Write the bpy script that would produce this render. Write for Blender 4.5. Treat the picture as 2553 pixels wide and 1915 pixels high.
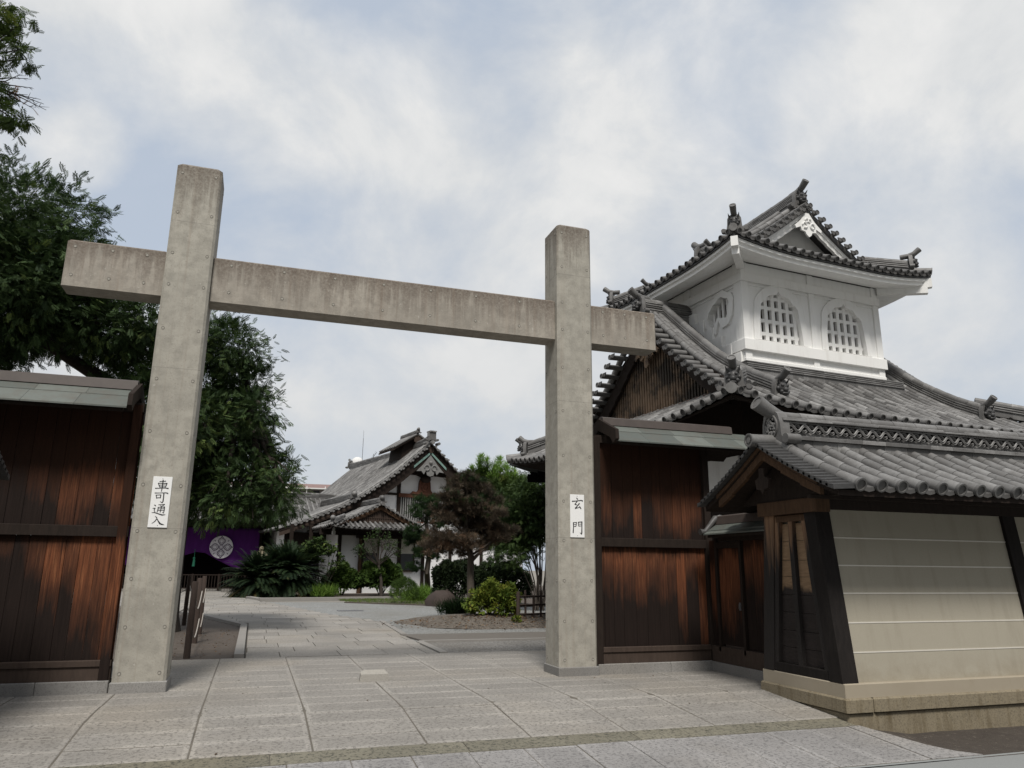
import bpy, bmesh, math, random
import numpy as np
from math import sin, cos, pi, radians, hypot
from mathutils import Vector, Matrix
from mathutils.geometry import tessellate_polygon
random.seed(7); RNG = np.random.default_rng(11)
SC = bpy.context.scene
def lin(a, b, n): return [a+(b-a)*i/(n-1) for i in range(n)]
for o in list(bpy.data.objects): bpy.data.objects.remove(o)
COL = SC.collection

# ------------------------------------------------------------------ camera
F, CX, CY = 1869.0, 1276.5, 957.5          # focal length and centre in source pixels
PITCH = math.atan(463/1869.); YAW = radians(18.4); EYE = 1.6; ROLL = math.atan(68/7550.)
_fh = Vector((sin(YAW), cos(YAW), 0)); _rt = Vector((cos(YAW), -sin(YAW), 0)); _up = Vector((0, 0, 1))
CF = _fh*cos(PITCH)+_up*sin(PITCH); _u0 = -_fh*sin(PITCH)+_up*cos(PITCH)
CR = cos(ROLL)*_rt+sin(ROLL)*_u0; CU = cos(ROLL)*_u0-sin(ROLL)*_rt
cam = bpy.data.cameras.new('camera'); co = bpy.data.objects.new('camera', cam); COL.objects.link(co)
co.matrix_world = Matrix(((CR.x, CU.x, -CF.x, 0), (CR.y, CU.y, -CF.y, 0), (CR.z, CU.z, -CF.z, EYE), (0, 0, 0, 1)))
cam.sensor_width = 36; cam.lens = F/2553*36; cam.clip_start = .1; cam.clip_end = 3000
SC.camera = co
KP = 2553/2212.
def ray(x, y): return (x*KP-CX)/F*CR-(y*KP-CY)/F*CU+CF
def atd(x, y, d):
    r = ray(x, y); return Vector((0, 0, EYE))+r*(d/hypot(r.x, r.y))
def atY(x, y, Y):
    r = ray(x, y); return Vector((0, 0, EYE))+r*(Y/r.y)
def gnd(x, y, z=0):
    r = ray(x, y); return Vector((0, 0, EYE))+r*((z-EYE)/r.z)

# ------------------------------------------------------------------ light
SUN_EL, SUN_AZ = radians(56), radians(196)      # azimuth clockwise from +Y
sd = Vector((sin(SUN_AZ)*cos(SUN_EL), cos(SUN_AZ)*cos(SUN_EL), sin(SUN_EL)))
sun = bpy.data.lights.new('sun', 'SUN'); sun.energy = 3.4; sun.angle = radians(12); sun.color = (1, .955, .89)
so = bpy.data.objects.new('sun', sun); COL.objects.link(so)
so.rotation_euler = sd.to_track_quat('Z', 'Y').to_euler(); so.location = (0, 0, 60)
SC.view_settings.view_transform = 'Standard'; SC.view_settings.look = 'None'
SC.view_settings.exposure = 0.13; SC.view_settings.gamma = 1; SC.view_settings.use_curve_mapping = False

class NT:
    """small helper for node trees"""
    def __init__(s, tree): s.t = tree; s.n = tree.nodes; s.l = tree.links
    def new(s, typ, **kw):
        n = s.n.new(typ)
        for k, v in kw.items(): setattr(n, k, v)
        return n
    def put(s, sock, v):
        if hasattr(v, 'is_output') or isinstance(v, bpy.types.NodeSocket): s.l.new(v, sock)
        elif isinstance(v, (int, float)) and sock.type in ('RGBA',): sock.default_value = (v, v, v, 1)
        elif isinstance(v, (tuple, list)) and sock.type == 'RGBA': sock.default_value = tuple(v)+((1,) if len(v) == 3 else ())
        else: sock.default_value = v
    def math(s, op, a, b=0.0, c=None, clamp=False):
        n = s.new('ShaderNodeMath', operation=op, use_clamp=clamp); s.put(n.inputs[0], a); s.put(n.inputs[1], b)
        if c is not None: s.put(n.inputs[2], c)
        return n.outputs[0]
    def mix(s, f, a, b, typ='MIX'):
        n = s.new('ShaderNodeMix', data_type='RGBA', blend_type=typ); s.put(n.inputs[0], f); s.put(n.inputs[6], a); s.put(n.inputs[7], b)
        return n.outputs[2]
    def ramp(s, f, stops, interp='LINEAR'):
        n = s.new('ShaderNodeValToRGB'); s.put(n.inputs[0], f); e = n.color_ramp.elements; n.color_ramp.interpolation = interp
        while len(e) < len(stops): e.new(.5)
        for i, (p, c) in enumerate(stops):
            e[i].position = p; e[i].color = (c, c, c, 1) if isinstance(c, (int, float)) else tuple(c)+(1,)
        return n.outputs[0]
    def noise(s, vec, scale=5., detail=4., rough=.55, dist=0.):
        n = s.new('ShaderNodeTexNoise'); s.put(n.inputs['Vector'], vec); s.put(n.inputs['Scale'], scale)
        s.put(n.inputs['Detail'], detail); s.put(n.inputs['Roughness'], rough); s.put(n.inputs['Distortion'], dist)
        return n.outputs[0]
    def voro(s, vec, scale=5., feature='F1', out=0):
        n = s.new('ShaderNodeTexVoronoi', feature=feature); s.put(n.inputs['Vector'], vec); s.put(n.inputs['Scale'], scale)
        return n.outputs[out]
    def scale(s, vec, xyz, off=(0, 0, 0)):
        n = s.new('ShaderNodeMapping'); s.put(n.inputs[0], vec); n.inputs['Scale'].default_value = xyz; n.inputs['Location'].default_value = off
        return n.outputs[0]
    def obj(s): return s.new('ShaderNodeTexCoord').outputs['Object']
    def xyz(s, vec):
        n = s.new('ShaderNodeSeparateXYZ'); s.put(n.inputs[0], vec); return n.outputs
    def attr(s, name):
        return s.new('ShaderNodeAttribute', attribute_name=name).outputs['Fac']

# ------------------------------------------------------------------ sky: nishita behind a broken cloud deck
w = bpy.data.worlds.new('World'); SC.world = w; w.use_nodes = True
n = NT(w.node_tree); n.n.clear()
sky = n.new('ShaderNodeTexSky', sky_type='NISHITA', sun_disc=False, sun_elevation=SUN_EL, sun_rotation=SUN_AZ, dust_density=2.0, air_density=1.2)
dirv = n.new('ShaderNodeTexCoord').outputs['Generated']
X, Y_, Z = n.xyz(dirv)
cl = n.noise(n.scale(dirv, (1.0, 1.0, 1.15), (3.1, .4, 1.3)), 2.1, 9, .52, .1)
cl2 = n.noise(n.scale(dirv, (1, 1, 1.2), (7.7, 2.2, .1)), 4.2, 10, .60, .25)
def dblob(v, c0, c1):           # soft patch of sky around a fixed compass direction
    d = n.new('ShaderNodeVectorMath', operation='DOT_PRODUCT'); n.put(d.inputs[0], dirv); d.inputs[1].default_value = v.normalized()
    m = n.new('ShaderNodeMapRange', interpolation_type='SMOOTHSTEP'); n.put(m.inputs[0], d.outputs['Value'])
    m.inputs[1].default_value = c0; m.inputs[2].default_value = c1; return m.outputs[0]
cover = n.math('ADD', cl, n.math('MULTIPLY', n.math('SUBTRACT', cl2, .5), .6))
for px, py, a, wgt in ((270, 300, 11, -.13), (980, 40, 11, -.13), (1650, 130, 9, -.10), (2130, 700, 13, -.09), (300, 60, 12, .10),
                       (1050, 290, 15, .16), (2000, 250, 12, .10), (560, 180, 9, .08), (180, 320, 3.5, .16), (1090, 810, 2.5, .12), (600, 830, 6, .04)):
    cover = n.math('ADD', cover, n.math('MULTIPLY', dblob(ray(px, py), cos(radians(a)), 1.0), wgt))
cmask = n.ramp(cover, [(.32, .22), (.47, .70), (.58, 1.0)])
bright = n.ramp(n.math('ADD', n.math('MULTIPLY', cl2, .7), n.math('MULTIPLY', cover, .45)), [(.40, (5.9, 6.1, 6.3)), (.56, (6.6, 6.72, 6.8)), (.72, (7.5, 7.5, 7.45))])
low = n.ramp(Z, [(0, (5.7, 5.9, 6.05)), (.32, (6.0, 6.15, 6.3))])
bright = n.mix(n.ramp(Z, [(.05, .8), (.45, 0.)]), bright, low)
blue = n.mix(.8, sky.outputs[0], (4.55, 5.3, 6.45))
# added dark band low behind the viewer, cuts fill like roofs across the street
back = n.math('MULTIPLY', n.math('MULTIPLY', Y_, -2.2, clamp=True), n.math('SUBTRACT', 1.0, n.math('MULTIPLY', n.math('SUBTRACT', Z, .22), 3.2, clamp=True)), clamp=True)
bg = n.new('ShaderNodeBackground'); n.put(bg.inputs[0], n.mix(n.math('MULTIPLY', back, .92), n.mix(cmask, blue, bright), (.8, .8, .8))); bg.inputs[1].default_value = .10
n.l.new(bg.outputs[0], n.new('ShaderNodeOutputWorld').inputs[0])

# ------------------------------------------------------------------ materials
MATS = {}
def mat(name, fn, rough=.85, spec=.3):
    m = bpy.data.materials.new(name); m.use_nodes = True; t = NT(m.node_tree)
    b = t.n['Principled BSDF']; b.inputs['Roughness'].default_value = rough
    b.inputs['Specular IOR Level'].default_value = spec
    r = fn(t, b)
    if r is not None: t.put(b.inputs['Base Color'], r)
    MATS[name] = m; return m
def bump(t, b, h, strength=.3, dist=.01):
    n = t.new('ShaderNodeBump'); n.inputs['Strength'].default_value = strength; n.inputs['Distance'].default_value = dist
    t.put(n.inputs['Height'], h); t.l.new(n.outputs[0], b.inputs['Normal'])

def concrete(ztop, stain=1.0, seams=(), tint=(.40, .375, .32)):
    def fn(t, b):
        v = t.obj(); z = t.xyz(v)[2]
        big = t.noise(v, 1.3, 5, .6); fine = t.noise(v, 38, 3, .6); mid = t.noise(v, 7, 5, .65)
        c = t.mix(t.ramp(big, [(.3, 0.), (.7, 1.)]), tuple(x*.86 for x in tint), tuple(x*1.14 for x in tint))
        c = t.mix(t.ramp(mid, [(.36, .75), (.60, 0.)]), c, tuple(x*.70 for x in tint))
        c = t.mix(t.ramp(fine, [(.28, .55), (.42, 0.)]), c, (.2, .18, .15))
        c = t.mix(t.ramp(t.noise(v, 22, 2, .5), [(.68, 0.), (.76, .35)]), c, (.55, .53, .48))
        streak = t.noise(t.scale(v, (7, 7, .35)), 1.6, 5, .65)
        dz = t.math('SUBTRACT', ztop, z)
        reach = t.math('MULTIPLY', t.ramp(streak, [(.33, .05), (.62, 1.)]), 1.0*stain)
        k = t.math('SUBTRACT', 1.0, t.math('DIVIDE', dz, t.math('ADD', reach, .03)), clamp=True)
        k = t.math('MULTIPLY', k, t.ramp(t.noise(v, 30, 4, .7), [(.3, .35), (.6, 1.)]))
        c = t.mix(t.math('MULTIPLY', k, .82), c, (.085, .06, .045))
        fs = t.noise(t.scale(v, (13, 13, .22)), 1.2, 3, .6)
        c = t.mix(t.ramp(fs, [(.55, 0.), (.75, .35)]), c, (.22, .17, .13))
        for s in seams:
            d = t.math('ABSOLUTE', t.math('SUBTRACT', z, s))
            c = t.mix(t.math('MULTIPLY', t.math('LESS_THAN', d, .005), .38), c, (.14, .13, .12))
        bump(t, b, t.math('ADD', fine, t.math('MULTIPLY', mid, .8)), .35, .006)
        return c
    return fn
mat('concrete_post', concrete(7.63, 1.25, (2.11, 4.38, 6.67), (.352, .333, .288)))
mat('concrete_beam', concrete(6.2, .75, (), (.315, .287, .246)))
def granite(base, dark, amt=.5, sc=60):
    def fn(t, b):
        v = t.obj(); tone = t.attr('tone')
        sp = t.noise(v, sc, 3, .75); sp2 = t.noise(v, sc*2.3, 2, .6); big = t.noise(v, .8, 6, .65)
        c = t.mix(tone, tuple(x*.86 for x in base), tuple(x*1.16 for x in base))
        c = t.mix(t.ramp(big, [(.36, .6), (.64, 0.)]), c, tuple(x*.62 for x in base))
        warm = t.noise(t.scale(v, (1, 1, 1), (4, 9, 2)), .45, 3, .5)
        c = t.mix(t.ramp(warm, [(.50, 0.), (.70, .45)]), c, (base[0]*1.02, base[1]*.95, base[2]*.84))
        c = t.mix(t.ramp(sp, [(.38, amt), (.5, 0.)]), c, dark)
        c = t.mix(t.ramp(sp2, [(.62, 0.), (.72, .4)]), c, tuple(min(1, x*1.5) for x in base))
        st = t.noise(v, 2.7, 6, .7)
        c = t.mix(t.ramp(st, [(.6, 0.), (.78, .45)]), c, (.12, .11, .095))
        bump(t, b, sp, .4, .004)
        return c
    return fn
mat('paver', granite((.275, .260, .238), (.08, .074, .066), .65, 26))
mat('paver_grey', granite((.262, .254, .248), (.08, .078, .078), .75, 30))
mat('paver_strip', granite((.18, .168, .13), (.03, .03, .026), .8, 26))
mat('granite', granite((.25, .242, .23), (.10, .096, .09), .5, 60))
def oldstone(t, b):
    v = t.obj(); z = t.xyz(v)[2]
    c = t.mix(t.noise(v, 6, 5, .7), (.25, .21, .14), (.185, .158, .115))
    c = t.mix(t.ramp(t.noise(v, 45, 3, .7), [(.35, .6), (.5, 0.)]), c, (.09, .08, .06))
    c = t.mix(t.ramp(t.noise(t.scale(v, (6, 6, .8)), 1.4, 5, .65), [(.5, 0.), (.72, .75)]), c, (.10, .075, .04))
    bump(t, b, t.noise(v, 25, 4, .7), .5, .01); return c
mat('old_stone', oldstone)
def joint(t, b): return t.mix(t.noise(t.obj(), 2.2, 6, .7), (.03, .027, .022), (.20, .18, .15))
mat('joint', joint)
def jointd(t, b): return t.mix(t.noise(t.obj(), 9, 4, .6), (.035, .03, .025), (.09, .08, .065))
mat('joint_dark', jointd)
def gravel(a, c2, sc):
    def fn(t, b):
        v = t.obj(); vo = t.voro(v, sc, 'F1', 1); d = t.voro(v, sc, 'F1', 0)
        g = t.new('ShaderNodeRGBToBW'); t.put(g.inputs[0], vo)
        c = t.mix(g.outputs[0], a, c2); c = t.mix(t.ramp(d, [(.45, 0.), (.8, .7)]), c, tuple(x*.35 for x in a))
        c = t.mix(t.ramp(t.noise(v, .5, 5, .6), [(.4, 0.), (.7, .45)]), c, (a[0]*.75, a[1]*.66, a[2]*.55))
        bump(t, b, d, .8, -.03); return c
    return fn
mat('gravel', gravel((.19, .195, .19), (.32, .325, .32), 26))
mat('gravel_near', gravel((.14, .135, .125), (.27, .262, .25), 24))
def soil(t, b):
    v = t.obj(); c = t.mix(t.noise(v, 3, 6, .7), (.05, .04, .032), (.11, .092, .078))
    c = t.mix(t.ramp(t.noise(v, 30, 3, .7), [(.62, 0.), (.75, .6)]), c, (.22, .14, .08))
    bump(t, b, t.noise(v, 14, 5, .7), .8, .03); return c
mat('soil', soil)
def mound(t, b):
    v = t.obj(); c = t.mix(t.noise(v, 2.2, 6, .7), (.115, .095, .075), (.20, .18, .155))
    c = t.mix(t.ramp(t.voro(v, 22, 'F1', 0), [(.3, 0.), (.6, .8)]), c, (.06, .05, .04)); bump(t, b, t.noise(v, 16, 5, .7), .8, .03); return c
mat('mound_earth', mound)
mat('pale_stone', granite((.36, .345, .315), (.16, .15, .135), .4, 60))
def earth(t, b):
    v = t.obj(); c = t.mix(t.noise(v, .7, 6, .7), (.17, .155, .13), (.24, .225, .20))
    bump(t, b, t.noise(v, 20, 4, .7), .5, .02); return c
mat('earth', earth)
def mud(t, b):
    v = t.obj(); c = t.mix(t.noise(v, 5, 6, .7), (.035, .028, .024), (.085, .072, .06))
    c = t.mix(t.ramp(t.noise(v, 9, 6, .8), [(.58, 0.), (.7, .8)]), c, (.25, .22, .18))
    bump(t, b, t.noise(v, 20, 5, .7), .9, .03); return c
mat('mud', mud)
def asphalt(t, b): return t.mix(t.noise(t.obj(), 90, 3, .8), (.16, .165, .165), (.26, .27, .265))
mat('asphalt', asphalt)
def conc_flat(t, b):
    v = t.obj(); return t.mix(t.noise(v, 2, 6, .7), (.19, .18, .168), (.27, .258, .24))
mat('kerb', conc_flat)
def brownpath(t, b):
    v = t.obj(); return t.mix(t.noise(v, 2, 6, .7), (.10, .09, .08), (.14, .128, .112))
mat('brown_path', brownpath)

def tile(t, b):
    v = t.obj(); tone = t.attr('tone')
    c = t.mix(tone, (.060, .059, .058), (.285, .282, .276))
    c = t.mix(t.ramp(t.noise(v, 3.5, 5, .7), [(.42, .55), (.66, 0.)]), c, (.075, .07, .066))
    c = t.mix(t.ramp(t.noise(v, 26, 4, .7), [(.62, 0.), (.78, .5)]), c, (.30, .29, .27))
    c = t.mix(t.ramp(t.noise(v, 11, 5, .75), [(.30, .6), (.42, 0.)]), c, (.03, .028, .026))
    t.put(b.inputs['Roughness'], t.ramp(t.noise(v, 9, 3, .6), [(.3, .42), (.7, .62)]))
    bump(t, b, t.noise(v, 60, 3, .7), .15, .004); return c
mat('roof_tile', tile, .5, .4)
def tiledark(t, b):
    v = t.obj(); return t.mix(t.noise(v, 14, 4, .7), (.022, .022, .023), (.075, .074, .073))
mat('oni_tile', tiledark, .5, .35)
def white(t, b):
    v = t.obj(); c = t.mix(t.noise(v, 1.2, 5, .6), (.74, .735, .715), (.81, .81, .795))
    c = t.mix(t.ramp(t.noise(t.scale(v, (4, 4, .6)), 1.5, 4, .6), [(.52, 0.), (.78, .38)]), c, (.50, .48, .44))
    c = t.mix(t.ramp(t.noise(v, 5, 5, .7), [(.6, 0.), (.8, .25)]), c, (.55, .53, .49))
    bump(t, b, t.noise(v, 40, 3, .6), .08, .004); return c
mat('white_plaster', white, .8, .25)
def whitehall(t, b):
    v = t.obj(); return t.mix(t.noise(v, .8, 5, .6), (.66, .66, .66), (.76, .76, .755))
mat('hall_plaster', whitehall)
def beige(t, b):
    v = t.obj(); c = t.mix(t.noise(v, .9, 4, .5), (.300, .275, .220), (.340, .314, .256))
    c = t.mix(t.ramp(t.noise(v, 160, 2, .6), [(.35, .35), (.55, 0.)]), c, (.25, .225, .17))
    z = t.xyz(v)[2]; st = t.noise(t.scale(v, (5, 5, .5)), 1.3, 5, .65)
    c = t.mix(t.ramp(st, [(.50, 0.), (.74, .30)]), c, (.19, .165, .125))
    foot = t.math('MULTIPLY', t.math('SUBTRACT', .62, z, clamp=True), t.ramp(t.noise(v, 4, 5, .7), [(.35, .0), (.65, 1.6)]), clamp=True)
    c = t.mix(t.math('MULTIPLY', foot, .8), c, (.19, .155, .105))
    bump(t, b, t.noise(v, 120, 2, .6), .15, .003); return c
mat('beige_plaster', beige, .9, .2)
def beige2(t, b):
    v = t.obj(); c = t.mix(t.noise(v, 2.2, 5, .6), (.285, .245, .185), (.34, .30, .235))
    c = t.mix(t.ramp(t.noise(v, 6, 6, .7), [(.6, 0.), (.8, .35)]), c, (.20, .15, .09))
    return c
mat('base_plaster', beige2, .9, .2)
def cream(t, b): return t.mix(t.noise(t.obj(), 8, 3, .6), (.50, .47, .41), (.60, .57, .51))
mat('line_white', cream)

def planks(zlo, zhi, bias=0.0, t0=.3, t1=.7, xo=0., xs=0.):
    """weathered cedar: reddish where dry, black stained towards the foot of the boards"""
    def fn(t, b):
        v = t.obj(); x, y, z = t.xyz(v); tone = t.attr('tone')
        g = t.noise(t.scale(v, (26, 26, .9)), 1.6, 6, .65, .6); g2 = t.noise(t.scale(v, (70, 70, 1.6)), 1.5, 3, .6)
        red = t.mix(t.ramp(g, [(.3, 0.), (.7, 1.)]), (.040, .016, .010), (.195, .068, .031)); red = t.mix(t.math('MULTIPLY', tone, .55), red, (.10, .04, .022))
        red = t.mix(t.ramp(g2, [(.52, 0.), (.70, .5)]), red, (.31, .13, .06))
        h = t.math('DIVIDE', t.math('SUBTRACT', z, zlo), zhi-zlo)
        wob = t.noise(t.scale(v, (1.1, 1.1, .35)), 1.5, 5, .6); wob2 = t.noise(t.scale(v, (22, 22, 1.2)), 1.4, 3, .6)
        hh = t.math('ADD', h, t.math('ADD', t.math('MULTIPLY', t.math('SUBTRACT', wob, .5), 1.5), t.math('ADD', t.math('MULTIPLY', t.math('SUBTRACT', wob2, .5), .30), bias)))
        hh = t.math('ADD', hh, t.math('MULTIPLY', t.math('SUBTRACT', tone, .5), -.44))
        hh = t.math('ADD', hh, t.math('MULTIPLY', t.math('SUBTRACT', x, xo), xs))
        black = t.mix(g, (.006, .0045, .004), (.028, .019, .016))
        c = t.mix(t.ramp(hh, [(.12, 0.), (.36, .4), (.68, 1.)]), black, red)
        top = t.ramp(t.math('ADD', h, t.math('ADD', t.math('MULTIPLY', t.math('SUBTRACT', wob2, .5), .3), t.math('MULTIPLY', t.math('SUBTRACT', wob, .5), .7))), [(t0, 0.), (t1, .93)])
        c = t.mix(top, c, (.022, .011, .007))  # eave shade painted as a dark band at the board tops, with some stain
        bump(t, b, g, .5, .006); t.put(b.inputs['Roughness'], .8); b.inputs['Specular IOR Level'].default_value = .1; return c
    return fn
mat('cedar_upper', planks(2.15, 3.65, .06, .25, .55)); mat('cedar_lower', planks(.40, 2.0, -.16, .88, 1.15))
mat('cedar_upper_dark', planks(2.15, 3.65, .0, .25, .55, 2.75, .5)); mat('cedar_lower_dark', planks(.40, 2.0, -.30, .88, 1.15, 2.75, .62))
def darkwood(a, c2):
    def fn(t, b):
        v = t.obj(); g = t.noise(t.scale(v, (12, 12, 2.5)), 1.8, 6, .65, .5)
        b.inputs['Specular IOR Level'].default_value = .12; c = t.mix(g, a, c2); bump(t, b, g, .5, .005); return c
    return fn
mat('dark_wood', darkwood((.008, .006, .005), (.036, .026, .021)), .75)
mat('charred_wood', darkwood((.006, .0055, .0055), (.026, .022, .020)), .8)
mat('sill_wood', darkwood((.030, .022, .018), (.085, .062, .05)), .8)
mat('brown_wood', darkwood((.020, .013, .009), (.115, .066, .038)), .75)
mat('carved_wood', darkwood((.05, .020, .013), (.12, .055, .035)), .7)
def framewood(t, b):
    v = t.obj(); z = t.xyz(v)[2]; g = t.noise(t.scale(v, (16, 16, 1.4)), 1.8, 6, .65, .6)
    tan = t.mix(g, (.07, .036, .02), (.27, .16, .092)); blk = t.mix(g, (.006, .0055, .0055), (.027, .022, .020))
    hh = t.math('ADD', t.math('DIVIDE', t.math('SUBTRACT', z, .3), 2.2), t.math('MULTIPLY', t.math('SUBTRACT', t.noise(t.scale(v, (9, 9, .7)), 1.2, 4, .6), .5), 1.1))
    bump(t, b, g, .5, .006); return t.mix(t.ramp(hh, [(.70, 0.), (1.05, 1.)]), blk, tan)
mat('frame_wood', framewood, .75)
def endboards(t, b):
    v = t.obj(); z = t.xyz(v)[2]; tone = t.attr('tone'); g = t.noise(t.scale(v, (9, 2.2, 16)), 1.4, 6, .65, 1.6)
    tan = t.mix(g, (.10, .060, .034), (.31, .205, .12)); blk = t.mix(g, (.004, .003, .003), (.035, .026, .023))
    hh = t.math('ADD', t.math('DIVIDE', t.math('SUBTRACT', z, .3), 2.1), t.math('MULTIPLY', t.math('SUBTRACT', t.noise(v, 5, 5, .6), .5), .14))
    bump(t, b, g, .5, .006); return t.mix(t.ramp(hh, [(.50, 0.), (.54, 1.)]), blk, tan)
mat('end_boards', endboards, .75)
def lattw(t, b):
    v = t.obj(); g = t.noise(t.scale(v, (10, 10, 2)), 2, 5, .6); d = t.noise(v, 1.4, 5, .7)
    return t.mix(t.ramp(d, [(.42, 0.), (.56, 1.)]), t.mix(g, (.015, .012, .01), (.05, .04, .03)), t.mix(g, (.075, .05, .034), (.23, .16, .105)))
mat('lattice_wood', lattw, .8)
def copper(t, b):
    v = t.obj(); tone = t.attr('tone'); c = t.mix(tone, (.072, .083, .074), (.125, .138, .124))
    c = t.mix(t.ramp(t.noise(v, 4, 5, .7), [(.45, 0.), (.7, .6)]), c, (.085, .072, .057))
    c = t.mix(t.ramp(t.noise(t.scale(v, (9, 2, 2)), 1.5, 4, .6), [(.55, 0.), (.75, .4)]), c, (.07, .077, .07))
    return c
mat('copper_roof', copper, .55, .5)
def copperb(t, b): return t.mix(t.noise(t.obj(), 5, 5, .7), (.038, .029, .025), (.085, .067, .058))
mat('copper_brown', copperb, .55, .5)
mat('verdigris', lambda t, b: t.mix(t.noise(t.obj(), 5, 4, .6), (.12, .20, .18), (.22, .33, .29)))
mat('shade_black', lambda t, b: (.005, .0045, .0045), 1., 0.)  # near-black that paints in the shade of interiors, recesses and eaves
mat('sign_white', lambda t, b: (.78, .78, .77), .45, .4)
mat('ink', lambda t, b: (.012, .012, .014), .6)
mat('hole', lambda t, b: (.17, .16, .14))
mat('plug', lambda t, b: (.33, .31, .27))
mat('rope', lambda t, b: t.mix(t.noise(t.obj(), 30, 3, .6), (.22, .20, .18), (.42, .39, .35)))
mat('metal', lambda t, b: (.12, .12, .125), .5)
mat('post_wood', darkwood((.030, .022, .019), (.085, .064, .054)), .8)
def cloth(t, b):
    v = t.obj(); f = t.noise(t.scale(v, (3, 3, .5)), 1.2, 4, .6); return t.mix(f, (.050, .009, .085), (.082, .017, .135))
mat('purple_cloth', cloth, .9, .15)
mat('crest_white', lambda t, b: t.mix(t.ramp(t.noise(t.obj(), 26, 3, .7), [(.4, 0.), (.6, 1.)]), (.40, .38, .43), (.72, .71, .74)))
mat('crest_line', lambda t, b: (.07, .05, .09))
mat('tassel_green', lambda t, b: (.01, .09, .055))
mat('brown_roof', lambda t, b: t.mix(t.noise(t.obj(), .6, 3, .5), (.19, .125, .115), (.22, .15, .138)))
mat('block_wall', lambda t, b: t.mix(t.noise(t.obj(), 6, 4, .6), (.12, .12, .118), (.24, .238, .23))); mat('block_white', lambda t, b: (.62, .62, .61)); mat('glass_dark', lambda t, b: (.03, .033, .038), .2, .5)
mat('paper_screen', lambda t, b: (.50, .49, .43))
mat('rock_red', lambda t, b: t.mix(t.noise(t.obj(), 3, 6, .7), (.022, .017, .015), (.068, .050, .043)))
mat('bark', darkwood((.045, .038, .032), (.13, .11, .092)), .9)
mat('bark_dark', darkwood((.018, .015, .013), (.06, .05, .042)), .9)
def leaf(a, c2, c3=None, tr=.25):
    def fn(t, b):
        tone = t.attr('tone'); c = t.ramp(tone, [(0., a), (.75, c2), (1., c3 or c2)])
        t.put(b.inputs['Base Color'], c); b.inputs['Roughness'].default_value = .65; b.inputs['Specular IOR Level'].default_value = .15
        ts = t.new('ShaderNodeBsdfTranslucent'); t.put(ts.inputs[0], c)
        mx = t.new('ShaderNodeMixShader'); mx.inputs[0].default_value = tr
        t.l.new(b.outputs[0], mx.inputs[1]); t.l.new(ts.outputs[0], mx.inputs[2]); t.l.new(mx.outputs[0], t.n['Material Output'].inputs[0])
    return fn
mat('leaf_tree', leaf((.017, .033, .013), (.050, .084, .027), (.115, .155, .045)))
mat('leaf_near', leaf((.03, .05, .016), (.07, .11, .025), (.15, .17, .03)))
mat('leaf_cycad', leaf((.008, .017, .009), (.026, .046, .018), (.17, .135, .055)))
mat('leaf_ball', leaf((.018, .036, .009), (.055, .095, .018), (.085, .13, .024)))
mat('leaf_grass', leaf((.06, .12, .018), (.13, .22, .035), (.19, .27, .06)))
mat('leaf_lawn', leaf((.05, .10, .015), (.11, .17, .03), (.17, .21, .06)))
mat('leaf_yellow', leaf((.05, .09, .015), (.15, .185, .028), (.36, .31, .06)))
mat('leaf_pine', leaf((.014, .03, .012), (.035, .065, .022), (.05, .09, .03)))
mat('leaf_lime', leaf((.09, .17, .03), (.17, .30, .05), (.24, .36, .08)))
mat('leaf_dead', leaf((.040, .034, .025), (.105, .080, .056), (.17, .105, .068)))
mat('leaf_shrub', leaf((.02, .04, .012), (.06, .095, .025), (.12, .15, .035)))
mat('leaf_dark', leaf((.008, .015, .007), (.022, .034, .013), (.035, .05, .017)))
mat('leaf_litter', leaf((.06, .04, .025), (.14, .085, .05), (.25, .17, .09)))
mat('leaf_orange', leaf((.25, .09, .03), (.35, .15, .05)))

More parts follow.
